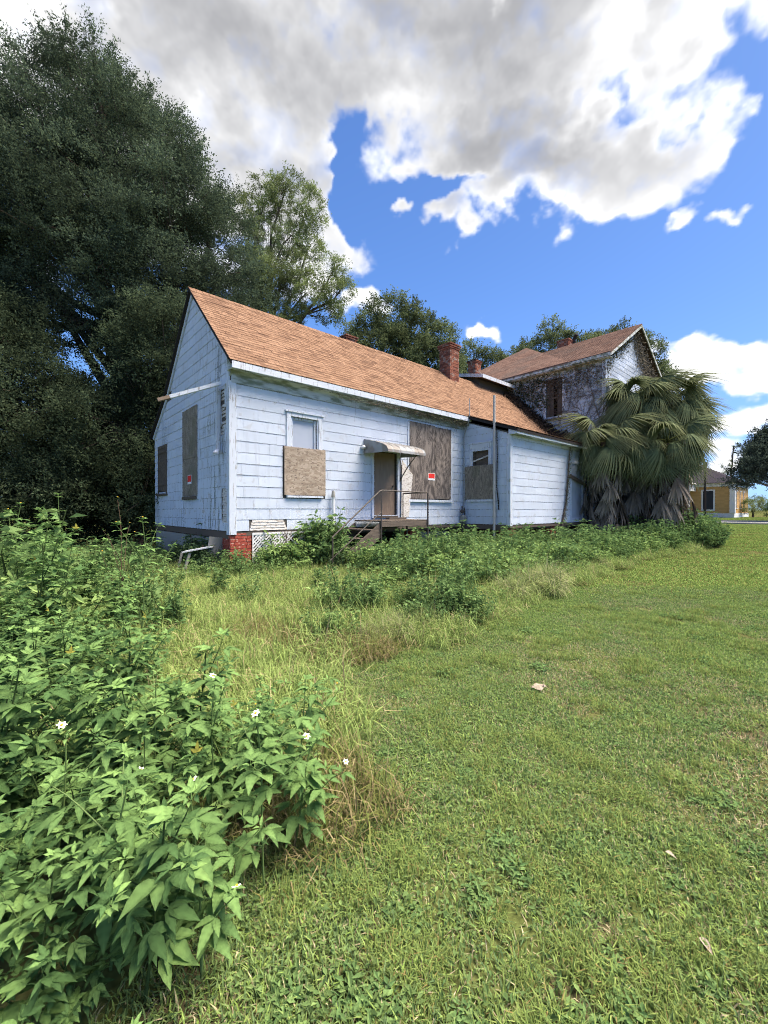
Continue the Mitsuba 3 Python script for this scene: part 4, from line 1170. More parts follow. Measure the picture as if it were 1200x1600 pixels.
# edge of the mown lawn in metres to the right of / ahead of the viewpoint
EDGE = np.array([(-.45, -1), (-.42, 1.2), (-.38, 2.6), (-.60, 3.8), (-.05, 4.6), (1.15, 5.5), (2.2, 7.3), (4.9, 10.0), (8.0, 13.0), (10.4, 14.6), (13.6, 17.3), (16.4, 20.4), (17.5, 24), (17.5, 40)])


def edge_r(d):
    return np.interp(d, EDGE[:, 1], EDGE[:, 0])


def in_house(w):
    x, y = w[..., 0], w[..., 1]
    return ((x > -.02) & (x < XE) & (y > -.02) & (y < 6.8)) | ((x > XI) & (x < XE) & (y > -1.97) & (y < 1)) | ((x > UX0) & (x < 25) & (y > UY0) & (y < 9))


def frame_ok(r, d, margin=.6):
    return np.abs(r) < d * .93 + margin


tag('lawn_grass', 'short patchy mown lawn with straw and small weeds', 'grass', kind='stuff')
cnt = 0
rs = np.random.default_rng(31)
cell = .42
for d in np.arange(.9, 8.6, cell):
    for r in np.arange(-1.0, 9.5, cell):
        rr, dd = r + rs.uniform(-.15, .15), d + rs.uniform(-.15, .15)
        if rr < edge_r(dd) - .25 or not frame_ok(rr, dd):
            continue
        w = cf(rr, dd)
        n1 = float(meshkit.fbm(np.array([w[0] * 1.3, w[1] * 1.3, 0]), 3, 5)); n2 = float(meshkit.fbm(np.array([w[0] * .5, w[1] * .5, 4]), 3, 8)) + .018 * (dd - 3.5)
        nm = 'bare' if n1 > .645 and dd < 7 else 'dry' if n1 > .52 - .05 * (dd < 3) else 'lime' if n2 > .50 else 'green'
        w[2] = gz(w[0], w[1])
        place('lawn_grass', cnt, LAWN[nm][rs.integers(0, 2)], xf(w, rs.uniform(0, 360), rs.uniform(.85, 1.25)))
        cnt += 1
for _ in range(420):
    dd = 1.2 + 7 * rs.random() ** 1.3; rr = rs.uniform(-.6, dd * .95)
    if rr < edge_r(dd):
        continue
    w = cf(rr, dd); w[2] = gz(w[0], w[1])
    place('lawn_grass', cnt, LAWN['tussock'][int(rs.random() < .3)], xf(w, rs.uniform(0, 360), rs.uniform(.45, .8) if dd < 4 else rs.uniform(.6, 1.1))); cnt += 1
for d in np.arange(8.2, 34, 1.05):
    for r in np.arange(-1, 34, 1.05):
        rr, dd = r + rs.uniform(-.3, .3), d + rs.uniform(-.3, .3)
        if rr < edge_r(dd) - .3 or not frame_ok(rr, dd):
            continue
        w = cf(rr, dd)
        if w[0] > rx0 - .9:
            continue
        w[2] = gz(w[0], w[1])
        place('lawn_grass', cnt, FARL[rs.integers(0, 3)], xf(w, rs.uniform(0, 360), rs.uniform(.9, 1.2)))
        cnt += 1
for x in np.arange(43.5, 60, 1.3):
    for y in np.arange(-40, 6, 1.3):
        w = np.array([x + rs.uniform(-.4, .4), y + rs.uniform(-.4, .4), 0.])
        q = w - CAM * [1, 1, 0]
        if not frame_ok(q @ RGT, q @ FWD):
            continue
        w[2] = gz(w[0], w[1])
        place('lawn_grass', cnt, FARL[rs.integers(0, 3)], xf(w, rs.uniform(0, 360), 1.1))
        cnt += 1

tag('tall_grass', 'tall unmown yellow green grass lying over in front of the house', 'grass', kind='stuff')
tag('dead_grass', 'brown dead grass along the edge of the mown lawn', 'grass', kind='stuff')
ct = cdn = 0
for d in np.arange(2.4, 17, .40):
    for r in np.arange(-14, 14, .40):
        rr, dd = r + rs.uniform(-.18, .18), d + rs.uniform(-.18, .18)
        if rr > edge_r(dd) + .08 or not frame_ok(rr, dd, .3):
            continue
        w = cf(rr, dd)
        if in_house(w) or (w[1] > .3 and w[0] > -.3):
            continue
        w[2] = gz(w[0], w[1])
        nearedge = edge_r(dd) - rr
        n1 = float(meshkit.fbm(np.array([w[0] * .9, w[1] * .9, 0]), 3, 15))
        if dd < 5.2 and rr > -1.7 and (n1 > .60 or (nearedge < .3 and n1 > .50)):
            place('dead_grass', cdn, DEADG[rs.integers(0, 2)], xf(w, rs.uniform(0, 360), rs.uniform(.7, 1.15), rs.uniform(0, 14), rs.uniform(0, 6.3))); cdn += 1
        else:
            place('tall_grass', ct, TALL[rs.integers(0, 3)], xf(w, rs.uniform(0, 360), rs.uniform(.7, 1.2), rs.uniform(0, 18), rs.uniform(0, 6.3))); ct += 1

# ------------------------------------------------------------------ broad-leaved weeds
def blade_leaf(L, W, droop, fold, n=8, serr=.055):
    """one leaflet along +x with a folded midrib and a toothed outline"""
    t = np.linspace(0, 1, n)
    w = W * .5 * np.sin(np.pi * t ** .75) ** .85 * (1 - .25 * t)
    w = w * (1 + serr * np.where(np.arange(n) % 2, 1, -1)); w[0] = .0012; w[-1] = .0006
    z = -droop * L * t ** 1.8
    mid = np.stack([t * L, 0 * t, z], 1)
    l = mid + np.stack([0 * t, w, fold * w], 1); r = mid + np.stack([0 * t, -w, fold * w], 1)
    v = np.vstack([mid, l, r])
    i = np.arange(n - 1)
    f = np.vstack([np.stack([i, i + 1, n + i + 1], 1), np.stack([i, n + i + 1, n + i], 1), np.stack([i, 2 * n + i, 2 * n + i + 1], 1), np.stack([i, 2 * n + i + 1, i + 1], 1)])
    return v, f


def rotz(a):
    c, s = math.cos(a), math.sin(a)
    return np.array([[c, -s, 0], [s, c, 0], [0, 0, 1]])


def roty(a):
    c, s = math.cos(a), math.sin(a)
    return np.array([[c, 0, s], [0, 1, 0], [-s, 0, c]])


def compound_leaf(rng, L, lo=8, nl=3, light=0.):
    """a stalk with three (or one) leaflets, along +x"""
    m = MB()
    g = np.clip(rng.normal(.42 + light * .6, .24), 0, 1)
    col = np.array((.060, .122, .046)) * (1 - g) + np.array((.160, .270, .090)) * g
    if rng.random() < .0:
        col = np.array((.30, .28, .07))
    pl = L * (.30 if nl > 1 else .12)
    P = np.array([[0, 0, 0], [pl * .5, 0, .02 * L], [pl, 0, 0]])
    m.add(*tube(P, .0016, 3, caps=False), col * 1.2)
    spec = [(pl, 0, 1.0)] + ([(pl * .95, 1.0, .72), (pl * .95, -1.0, .72)] if nl > 1 else [])
    for x0, a, s in spec:
        v, f = blade_leaf(L * .72 * s, L * .34 * s * rng.uniform(.85, 1.15), rng.uniform(.12, .45), rng.uniform(.15, .5), lo)
        R = rotz(a * rng.uniform(.75, 1.15)) @ roty(rng.uniform(-.15, .3))
        cc = col * rng.uniform(.88, 1.12)
        n = lo
        c = np.repeat(cc[None], len(v), 0); c[:n] *= 1.3          # paler midrib, veins running out to the teeth
        c[n:] *= np.where(np.arange(2 * n) % n % 2, 1.14, .84)[:, None]
        m.add(v @ R.T + [x0, 0, 0], f, c)
    return m.mesh(), m.col()


rw = np.random.default_rng(2024)
LEAF = [mikit.ply(q[0], 'm_leaf', smooth=True, color=q[1]) for q in [compound_leaf(rw, .15, 13, 3, (k - 2) * .22) for k in range(5)]]
LEAFT = [mikit.ply(q[0], 'm_leaf', smooth=True, color=q[1]) for q in [compound_leaf(rw, .10, 8, 1, .5 + .2 * k) for k in range(2)]]
LMESH = [compound_leaf(rw, .15, 8, 3, (k - 2) * .22) for k in range(5)]


def plant_layout(rng, h, branches=5, spread=.30, pairs=7):
    """stems (lists of points) and leaf places (position, azimuth, pitch, scale) of one branching weed"""
    stems, leaves, tips = [], [], []
    top = np.array([rng.normal(0, .06), rng.normal(0, .06), h])
    P, _ = limb((0, 0, 0), top, 1, 1, rng, 8, .04)
    stems.append((P, .0055))
    az0 = rng.uniform(0, 6.28)
    axes = [(P, pairs, 1.0)]
    for b in range(branches):
        i = rng.integers(2, 6)
        a = az0 + b * 2.4
        e = P[i] + np.array([math.cos(a), math.sin(a), 0]) * spread * rng.uniform(.6, 1.2) * h + np.array([0, 0, h * rng.uniform(.18, .40)])
        Q, _ = limb(P[i], e, 1, 1, rng, 6, .05)
        stems.append((Q, .0035)); axes.append((Q, max(3, pairs - 3), .9))
    for Q, n, sc in axes:
        for k in range(n):
            t = .28 + .70 * k / max(1, n - 1) if Q is P else .25 + .73 * k / max(1, n - 1)
            x = t * (len(Q) - 1); i = min(int(x), len(Q) - 2)
            p = Q[i] + (Q[i + 1] - Q[i]) * (x - i)
            a = az0 + k * 1.57 + rng.normal(0, .25)
            for s in (0, math.pi):
                size = sc * (1.08 - .55 * t ** 3) * rng.uniform(.75, 1.15)
                leaves.append((p, a + s, rng.uniform(-.30, .32) - .45 * t ** 2, size))
        for s in range(3):
            leaves.append((Q[-1], az0 + s * 2.1, -.75 + rng.normal(0, .15), .45 * rng.uniform(.8, 1.2)))
        tips.append(Q[-1])
    return stems, leaves, tips


def plant_mesh(rng, h, **k):
    stems, leaves, tips = plant_layout(rng, h, **k)
    m = MB()
    old = rng.random(len(leaves)) < .014
    for P, r in stems:
        m.add(*tube(P, np.linspace(r, r * .5, len(P)), 4, caps=False), (.075, .12, .045))
    for (p, a, pitch, s), o_ in zip(leaves, old):
        (v, f), c = LMESH[rng.integers(0, 5)]
        c = c * rng.uniform(.8, 1.15) if not o_ else c * [2.6, 1.35, .8]
        m.add(v * s @ (rotz(a) @ roty(pitch)).T + p, f, c)
    return (*m.mesh(), m.col())


def flower(parent, p, s=1.0, tilt=.4, az=0.):
    """five white petals round a yellow disc"""
    M = T().translate([float(q) for q in p]) @ T().rotate([0, 0, 1], math.degrees(az)) @ T().rotate([0, 1, 0], math.degrees(tilt)) @ T().scale(float(s))
    fl = obj('flower', FLOWER, None, parent, to_world=M)
    obj('disc', DISC, None, fl, to_world=M)


fm = MB()
for k in range(6):
    v, f = blade_leaf(.017, .013, -.1, .1, 6, 0)
    fm.add((v + [.004, 0, 0]) @ rotz(k * 1.047 + .1 * (k % 2)).T, f)
FLOWER = mikit.ply(fm.mesh(), 'm_petal', smooth=True)
dsk = trimesh.creation.icosphere(1, .0058)
DISC = mikit.ply((np.array(dsk.vertices) * [1, 1, .7] + [0, 0, .003], np.array(dsk.faces)), 'm_disc', smooth=True)

WEED = [group(f'weed_{k}', *plant_mesh(rw, h, branches=b, pairs=p), 'm_leaf', smooth=True) for k, (h, b, p) in enumerate(((.72, 6, 7), (.62, 5, 6), (.82, 6, 8), (.55, 5, 6)))]


def mid_weed(rng, h, n, spread, L, a, b):
    n = int(n * 1.7)
    m = MB()
    pos, dirs = [], []
    for s in range(9):
        az = rng.uniform(0, 6.28); sp = spread * rng.random() ** .6
        tip = np.array([math.cos(az) * sp, math.sin(az) * sp, h * rng.uniform(.6, 1.0)])
        root = np.array([math.cos(az), math.sin(az), 0]) * sp * .3
        q, _ = limb(root, tip, 1, 1, rng, 5, .06)
        m.add(*tube(q, np.linspace(.007, .003, 5), 3, caps=False), (.07, .10, .04))
        k = n // 9
        t = rng.uniform(.25, 1, k)
        i = np.minimum((t * 4).astype(int), 3)
        p = q[i] + (q[i + 1] - q[i]) * (t * 4 - i)[:, None]
        dd = rng.normal(size=(k, 3)) * [1, 1, .35] + [0, 0, .15]
        pos.append(p + unit(dd) * .03); dirs.append(dd)
    pos, dirs = np.vstack(pos), np.vstack(dirs)
    n = len(pos)
    m.add(*leaf_cloud(rng, pos, dirs, L * rng.uniform(.6, 1.3, n), L * .42 * rng.uniform(.7, 1.3, n), tint(rng, n, a, b, .18), droop=.15, flat=1.6))
    return (*m.mesh(), m.col())


MID = {'green': [group(f'midweed_{k}', *mid_weed(rw, h, 190, .34, .095, (.10, .18, .066), (.19, .29, .112)), 'm_leaf') for k, h in enumerate((.75, .6, .9))],
       'lime': [group(f'limeweed_{k}', *mid_weed(rw, h, 190, .36, .085, (.165, .265, .085), (.28, .40, .15)), 'm_leaf') for k, h in enumerate((.6, .5))],
       'dark': [group(f'darkweed_{k}', *mid_weed(rw, h, 190, .30, .080, (.060, .110, .055), (.125, .19, .09)), 'm_leaf') for k, h in enumerate((.75, .6))]}

# the nearest weeds, leaf by leaf
NEAR = [(-.62, 1.42, .66), (-.50, 1.75, .74), (-.95, 1.45, .70), (-.80, 1.95, .78), (-.48, 2.15, .70), (-1.30, 1.62, .72), (-.42, 1.95, .52), (-1.15, 2.05, .80)]
NLAB = ['weed with a white flower at the very bottom of the thicket', 'leafy weed leaning over the lawn at the right edge of the thicket', 'broad leaved weed near the bottom left corner', 'tall leafy weed in the middle of the near thicket',
        'weed with pale new leaves at the upper right edge of the thicket', 'weed at the left edge low in the picture', 'small flowering weed poking out over the mown lawn', 'upright weed standing behind the broad leaved one']
for (r, d, h), lab in zip(NEAR, NLAB):
    key = thing('weed_plant', lab, 'weed', 'flowering weeds at the front of the thicket')
    o = cf(r, d); o[2] = gz(o[0], o[1]) - .01
    stems, leaves, tips = plant_layout(rw, h, 5, .32, 6)
    sm = MB()
    for Pp, rad in stems:
        sm.add(*tube(Pp + o, np.linspace(rad, rad * .5, len(Pp)), 5, caps=False))
    obj('stems', sm.mesh(), 'm_stem', key, smooth=True)
    for p, a, pitch, s in leaves:
        M = T().translate((o + p).tolist()) @ T().rotate([0, 0, 1], math.degrees(a)) @ T().rotate([0, 1, 0], math.degrees(pitch)) @ T().scale(float(s))
        obj('leaf', LEAF[rw.integers(0, 5)] if s > .5 else LEAFT[rw.integers(0, 2)], None, key, to_world=M)
    for tpt in tips[:2]:
        if rw.random() < .75:
            flower(key, o + tpt + [rw.uniform(-.03, .03), rw.uniform(-.03, .03), .05], float(rw.uniform(.7, .95)), .5, rw.uniform(0, 6.28))

tag('weed_thicket', 'thicket of green trifoliate weeds with white flowers filling the lower left', 'weeds', kind='stuff')
ck = 0
for d in np.arange(.75, 4.3, .19):
    for r in np.arange(-4.4, -.3, .19):
        rr, dd = r + rs.uniform(-.09, .09), d + rs.uniform(-.09, .09)
        lim = edge_r(dd) - .14 - .75 * sstep(2.3, 3.0, dd) - 1.3 * sstep(2.9, 3.8, dd)
        if rr > lim or not frame_ok(rr, dd, .25) or (abs(rr) < .35 and dd < 1.2) or dd < .9 + .10 * abs(rr):
            continue
        if any((rr - q[0]) ** 2 + (dd - q[1]) ** 2 < .016 for q in NEAR):
            continue
        w = cf(rr, dd); w[2] = gz(w[0], w[1]) - .02
        s = rs.uniform(.66, 1.16) * (.85 if dd < 1.4 else 1.0) * (.72 if rr > lim - .16 else 1.0)
        if dd > 2.2 and meshkit.noise(np.array([w[0] * 1.9, w[1] * 1.9, 6.0])) < .30:
            continue
        place('weed_thicket', ck, WEED[rs.integers(0, 4)] if rs.random() < .9 or dd < 1.8 else MID['lime'][rs.integers(0, 2)], xf(w, rs.uniform(0, 360), s, rs.uniform(0, 10), rs.uniform(0, 6.3)))
        ck += 1
# tall weeds behind it at the left
tag('tall_weeds', 'tall tangled leafy weeds at the left edge in front of the dark trees', 'weeds', kind='stuff')
ck = 0
for d in np.arange(3.4, 7.4, .36):
    for r in np.arange(-7.2, -1.9, .36):
        rr, dd = r + rs.uniform(-.16, .16), d + rs.uniform(-.16, .16)
        if not frame_ok(rr, dd, .3):
            continue
        k = rr / dd                      # how far left it stands
        if k > -.52:
            hgt = .5 if (k < -.36 and dd < 5.2 and rs.random() < .45) else 0
        else:
            if k > -.62 and rs.random() < .55:
                continue
            hgt = .50 + .62 * sstep(-.58, -.80, k) * (.5 + .5 * sstep(3.4, 5, dd))
        if hgt == 0 or rs.random() < .22:
            continue
        w = cf(rr, dd); w[2] = gz(w[0], w[1])
        grp = WEED[rs.integers(0, 4)] if rs.random() < .6 else (MID['green'] + MID['lime'])[rs.integers(0, 5)]
        place('tall_weeds', ck, grp, xf(w, rs.uniform(0, 360), hgt / .68 * rs.uniform(.6, 1.2), rs.uniform(0, 9), rs.uniform(0, 6.3)))
        ck += 1
# single tall stalks standing out of the tangle
for (r, d, h, lab, leafy) in ((-2.38, 4.05, 1.50, 'tall single weed with drooping pale leaves left of the gable end', 1), (-3.75, 5.0, 1.78, 'tall weed with seed heads near the left edge', 1), (-3.05, 4.9, 1.72, 'dry branched seed stalk above the weeds', 0), (-4.25, 4.9, 1.66, 'leafy weed top at the far left edge', 1)):
    key = thing('tall_weed', lab, 'weed')
    o = cf(r, d); o[2] = gz(o[0], o[1])
    stems, leaves, tips = plant_layout(rw, h, 6, .16, 9)
    sm = MB()
    for Pp, rad in stems:
        sm.add(*tube(Pp + o, np.linspace(rad * 1.5, rad * .6, len(Pp)), 5, caps=False))
    obj('stems', sm.mesh(), 'm_stem' if leafy else 'm_brownstem', key, smooth=True)
    for p, a, pitch, s in leaves:
        if p[2] < h * .55 or (not leafy and rw.random() < .7):
            continue
        M = T().translate((o + p).tolist()) @ T().rotate([0, 0, 1], math.degrees(a)) @ T().rotate([0, 1, 0], math.degrees(pitch)) @ T().scale(float(s * (.95 if leafy else .4)))
        obj('leaf', LEAF[2 + rw.integers(0, 3)], None, key, to_world=M)
    for tpt in tips[:4]:
        if not leafy or rw.random() < .3:
            flower(key, o + tpt + [0, 0, .03], 1.2, .4, 0)

# weeds along the house and the edge of the rough
tag('weeds', 'waist high weeds growing along the walls and over the rough ground', 'weeds', kind='stuff')
ck = 0
for d in np.arange(5.0, 24, .29):
    for r in np.arange(-8, 17, .29):
        rr, dd = r + rs.uniform(-.17, .17), d + rs.uniform(-.17, .17)
        e = edge_r(dd) - rr
        if e < .15 or not frame_ok(rr, dd, .3):
            continue
        w = cf(rr, dd)
        if in_house(w) or (w[1] > -.08 and w[0] > -.1) or (XI - .1 < w[0] and w[1] > -2.05):
            continue
        wall = min(abs(w[1]) if w[0] < XI else abs(w[1] + 1.95), 9) if w[0] > -.2 else 9
        n1 = float(meshkit.fbm(np.array([w[0] * .8, w[1] * .8, 2.]), 3, 25))
        # how thickly the weeds stand: dense along the long wall right of the steps, thin on the grass at the left
        dens = .95 if (w[0] > 3.0 and w[1] > -5.2) else (.75 if wall < .9 else (.10 if w[0] < 2.2 else .45))
        if w[0] > 9.5:
            dens = .95
        if w[0] > 1.8 and w[0] < 5.6 and w[1] > -1.35:
            dens *= .35
        if rs.random() > dens * (.55 + .9 * n1):
            continue
        kind = 'dark' if (w[0] > 9.4 and w[1] > -3.4 and rs.random() < .6) else ('lime' if rs.random() < (.70 if w[0] > 2.6 else .4) else 'green')
        h = rs.uniform(.6, 1.12)
        if wall < 1.2: h *= .95
        h *= 1.34
        if w[0] < 2.2: h *= .75
        if e < .7: h *= .62
        w[2] = gz(w[0], w[1])
        G = MID[kind]
        place('weeds', ck, G[rs.integers(0, len(G))], xf(w, rs.uniform(0, 360), h, rs.uniform(0, 10), rs.uniform(0, 6.3)))
        ck += 1


def clump(name, label, r, d, R, h, kind, n, seed, cat='shrub', dark_base=True, tufts=0):
    rng = np.random.default_rng(seed)
    key = thing(name, label, cat)
    G = MID[kind]
    for k in range(n):
        a = rng.uniform(0, 6.28); q = R * rng.random() ** .55
        w = cf(r + math.cos(a) * q, d + math.sin(a) * q * .8)
        w[2] = gz(w[0], w[1])
        s = h / .75 * (1 - .45 * (q / R) ** 2) * rng.uniform(.85, 1.12)
        lean = 22 * q / R
        out = RGT * math.cos(a) + FWD * math.sin(a)
        place(key + '__foliage', k, G[rng.integers(0, len(G))], xf(w, rng.uniform(0, 360), s, lean, math.atan2(out[1], out[0]) + math.pi / 2))
    m = MB()
    for k in range(10):
        a = rng.uniform(0, 6.28)
        o = cf(r + math.cos(a) * R * .3, d + math.sin(a) * R * .3); o[2] = gz(o[0], o[1])
        q, qr = limb(o, o + np.array([math.cos(a) * R * .3, math.sin(a) * R * .3, h * .8]), .010, .004, rng, 5, .1)
        m.add(*tube(q, qr, 4, caps=False))
    obj('stems', m.mesh(), 'm_brownstem', key, kind='stuff')
    return key


clump('weed_clump', 'bushy green weed clump at the edge of the mown lawn', .78, 6.0, .55, .62, 'green', 22, 61)
clump('weed_clump', 'upright dark stemmed weed clump left of the bushy one', -.42, 6.3, .36, .68, 'green', 9, 62)
clump('large_bush', 'big rounded green bush in front of the palms at the right', 12.1, 17.0, 1.5, 1.25, 'green', 60, 63)
clump('large_bush', 'lower green bush between the bay and the big rounded bush', 9.9, 15.6, 1.2, .95, 'green', 34, 64)
clump('dark_bush', 'dark shrub growing under the gable end', -4.75, 11.2, .75, 1.25, 'dark', 30, 65)
clump('dark_bush', 'dark leafy shrub beside the scrap frame', -4.15, 10.15, .42, .95, 'dark', 12, 66)
clump('wall_shrub', 'small upright shrub against the lattice below the chipboard window', -1.60, 11.0, .26, 1.5, 'green', 13, 67)
clump('wall_shrub', 'yellow green creeper mound climbing the lattice beside the brick pier', -2.40, 10.3, .22, 1.35, 'lime', 12, 68)
clump('wall_shrub', 'leafy weeds at the foot of the painted brick pier', -3.1, 9.4, .5, .5, 'green', 14, 69)
clump('wall_shrub', 'dark brambles under the steps', -.95, 10.6, .5, .75, 'dark', 14, 70)
tg = 0
tag('grass_tufts', 'arching pale grass tufts along the edge of the lawn', 'grass', kind='stuff')
for (r, d, s) in ((2.75, 8.15, 1.0), (3.1, 8.6, 1.05), (2.45, 7.8, .8), (3.55, 8.7, .9), (2.9, 7.9, .9), (3.3, 8.2, 1.0), (2.2, 7.4, .8), (4.3, 9.7, .8), (4.9, 10.4, .7), (5.6, 11.0, .7), (-.2, 5.0, .55), (.15, 5.25, .6), (.5, 5.6, .55), (6.6, 12.2, .7)):
    w = cf(r, d); w[2] = gz(w[0], w[1])
    for q in range(3):
        place('grass_tufts', tg, TUFT[tg % 2], xf(w + rs.normal(0, .10, 3) * [1, 1, 0], rs.uniform(0, 360), s * rs.uniform(.8, 1.1), rs.uniform(0, 15), rs.uniform(0, 6.3))); tg += 1

# ------------------------------------------------------------------ vines on the house
def wall_vines(rng, n, lo, hi, plane, zmin, zmax, bottom, r0=.013, blob=.02, step=.16, turn=.35):
    """stems creeping up a wall: plane(a, z, depth) -> xyz"""
    m, tips = MB(), []
    todo = [(rng.uniform(lo, hi), bottom + rng.uniform(0, .5), rng.uniform(.3, 2.8), r0 * rng.uniform(.5, 1.2), 0) for _ in range(n)]
    while todo:
        a, z, th, r, lv = todo.pop()
        pts = [plane(a, z, r + .01)]
        for k in range(int(rng.integers(8, 26))):
            th += rng.normal(0, turn); th += (math.pi / 2 - th) * .06
            a += step * math.cos(th); z += step * math.sin(th)
            if not (lo - .2 < a < hi + .2) or not (zmin < z < zmax):
                break
            pts.append(plane(a, z, r + .012 + .01 * rng.random()))
            if lv < 3 and rng.random() < .13:
                todo.append((a, z, th + rng.choice([-1, 1]) * rng.uniform(.5, 1.2), r * .68, lv + 1))
        if len(pts) > 2:
            m.add(*tube(np.array(pts), np.linspace(r, r * .45, len(pts)), 4, caps=False))
            tips += pts[1::2]
    return m, np.array(tips)


rv = np.random.default_rng(88)
cv = thing('climbing_vine', 'bare brown vines climbing over the upper storey wall', 'vine')
vm, tips = wall_vines(rv, 30, UY0 + .1, 3.4, lambda a, z, d: (UX0 - .03 - d, a, z), 5.0, 8.15, 5.2)
obj('stems', vm.mesh(), 'm_vine', cv, kind='stuff')
hi_t = tips[(tips[:, 2] > 7.2) | (rv.random(len(tips)) < .08)]
k = len(hi_t) * 4
p = np.repeat(hi_t, 4, 0) + rv.normal(0, .14, (k, 3)) * [.5, 1, 1]
v, f, c = leaf_cloud(rv, p, rv.normal(size=(k, 3)) - [0, 0, .6], .11, .05, tint(rv, k, (.10, .082, .07), (.20, .17, .145), .2))
obj('dry_leaves', (v, f), 'm_dry', cv, color=c, kind='stuff')
sel = tips[(tips[:, 1] > .3) & (tips[:, 2] > 6.6)]
if len(sel):
    k = len(sel) * 3
    p = np.repeat(sel, 3, 0) + rv.normal(0, .10, (k, 3)) * [.4, 1, 1]
    v, f, c = leaf_cloud(rv, p, rv.normal(size=(k, 3)), .10, .07, tint(rv, k, (.03, .055, .025), (.07, .10, .045), .2))
    obj('green_leaves', (v, f), 'm_treeleaf', cv, color=c, kind='stuff')
gv = thing('climbing_vine', 'withered vine hanging along the right rake of the white gable', 'vine')
vm, tips = wall_vines(rv, 16, 19.6, 22.6, lambda a, z, d: (a, UY0 - .03 - d, z), 5.0, 10.4, 6.0, step=.2)
tp2 = np.array([t for t in tips if t[2] < 10.5 - gs * abs(t[0] - 19.3)])
obj('stems', vm.mesh() if False else MB().add(*tube(np.array([(22.4, UY0 - .06, 6.0), (21.8, UY0 - .07, 7.6), (21.0, UY0 - .06, 8.8), (19.9, UY0 - .06, 9.9)]), .03, 5)).mesh(), 'm_vine', gv)
k = 2600
t = rv.random(k)
px_ = 19.3 + 3.3 * t ** .8; zt = 10.5 - gs * (px_ - 19.3)
pz_ = zt - np.abs(rv.normal(0, .55 + .9 * t)) 
p = np.stack([px_ - np.abs(rv.normal(0, .25, k)), np.full(k, UY0 - .05) - np.abs(rv.normal(0, .09, k)), pz_], 1)
v, f, c = leaf_cloud(rv, p, rv.normal(size=(k, 3)) - [0, 0, .9], .13, .055, tint(rv, k, (.11, .10, .085), (.26, .235, .195), .2))
obj('dry_leaves', (v, f), 'm_dry', gv, color=c, kind='stuff')
k = 450
px_ = rv.uniform(15.7, 18.6, k)
p = np.stack([px_, np.full(k, UY0 - .06) - np.abs(rv.normal(0, .07, k)), 8.42 + gs * (px_ - 15.35) - .25 - np.abs(rv.normal(0, .25, k)) - .5 * (px_ < 16.1) * rv.random(k)], 1)
v, f, c = leaf_cloud(rv, p, rv.normal(size=(k, 3)) - [0, 0, .6], .11, .05, tint(rv, k, (.06, .06, .04), (.15, .15, .09), .2))
obj('dry_leaves', (v, f), 'm_dry', gv, color=c, kind='stuff')
# heap of leaves and dead vine in the valley where the low roof meets the tall wall
dv = thing('roof_debris', 'dark heap of dead vine and leaves where the low roof meets the tall block', 'debris', kind='stuff')
k = 9000
y = rv.uniform(-2.2, 2.3, k)
zr_ = np.where(y > -.3, 7.75 - SL * np.abs(y - 2.6), 5.02 + (y + .3) * BSL)
wd = np.abs(rv.normal(0, .34, k)) * (1.1 - .3 * (y > 1))
p = np.stack([XE - .05 - wd, y, zr_ + .05 + np.abs(rv.normal(0, .14, k)) * np.exp(-wd * 1.3)], 1)
v, f, c = leaf_cloud(rv, p, rv.normal(size=(k, 3)), .12, .06, tint(rv, k, (.026, .022, .020), (.085, .062, .052), .25))
scene[dv] = mikit.ply((v, f), 'm_dry', color=c)
# dry tendrils along the eave of the long wall
ev = thing('eave_vine', 'dry stringy vine hanging from the eave of the long wall', 'vine')
m = MB(); P_ = []
for q in range(5):
    x0, x1 = [(2.3, 5.2), (4.0, 7.6), (5.2, 8.7), (3.2, 6.5), (6.0, 8.7)][q]
    t = np.linspace(0, 1, 26)
    pts = np.stack([x0 + (x1 - x0) * t, -.20 + .07 * rv.normal(size=26) * .4 - .08 * (q % 2), 4.78 + .04 * rv.normal(size=26) - .02 * q], 1)
    m.add(*tube(pts, .006, 4, caps=False)); P_.append(pts)
for q in range(150):
    x = 2.6 + 6.1 * rv.random() ** .55
    ln = rv.uniform(.05, .30) if rv.random() < .9 else rv.uniform(.4, .8)
    a = rv.normal(0, .25)
    s = np.array([x, -.16 - .12 * rv.random(), 4.80])
    m.add(*tube(np.array([s, s + [a * ln * .5, .02, -ln * .5], s + [a * ln + rv.normal(0, .05), .05, -ln]]), [.004, .0035, .002], 3, caps=False))
obj('stems', m.mesh(), 'm_vine', ev, kind='stuff')
k = 1500
p = np.stack([2.6 + 6.1 * rv.random(k) ** .5, -.22 + rv.normal(0, .07, k), 4.76 + rv.normal(0, .06, k)], 1)
v, f, c = leaf_cloud(rv, p, rv.normal(size=(k, 3)) - [0, 0, .7], .055, .018, tint(rv, k, (.07, .08, .045), (.17, .16, .11), .2))
obj('dry_leaves', (v, f), 'm_dry', ev, color=c, kind='stuff')
wv = thing('wall_vine', 'thin brown vine trunk climbing the bay wall left of the end door', 'vine')
obj('stem', MB().add(*tube(np.array([(12.3, -2.03, .3), (12.45, -2.02, 1.2), (12.72, -2.02, 1.9), (12.86, -2.02, 2.8), (12.95, -2.03, 3.6), (13.02, -2.06, 4.2)]), [.05, .045, .035, .03, .026, .02], 6)).mesh(), 'm_vine', wv, smooth=60)
k = 500
tt = rv.random(k)
p = np.stack([12.3 + .75 * tt ** .7 + rv.normal(0, .05, k), np.full(k, -2.05) - np.abs(rv.normal(0, .03, k)), .6 + 3.5 * tt], 1)
v, f, c = leaf_cloud(rv, p, rv.normal(size=(k, 3)), .05, .03, tint(rv, k, (.06, .075, .04), (.16, .16, .10), .2))
obj('leaves', (v, f), 'm_dry', wv, color=c, kind='stuff')

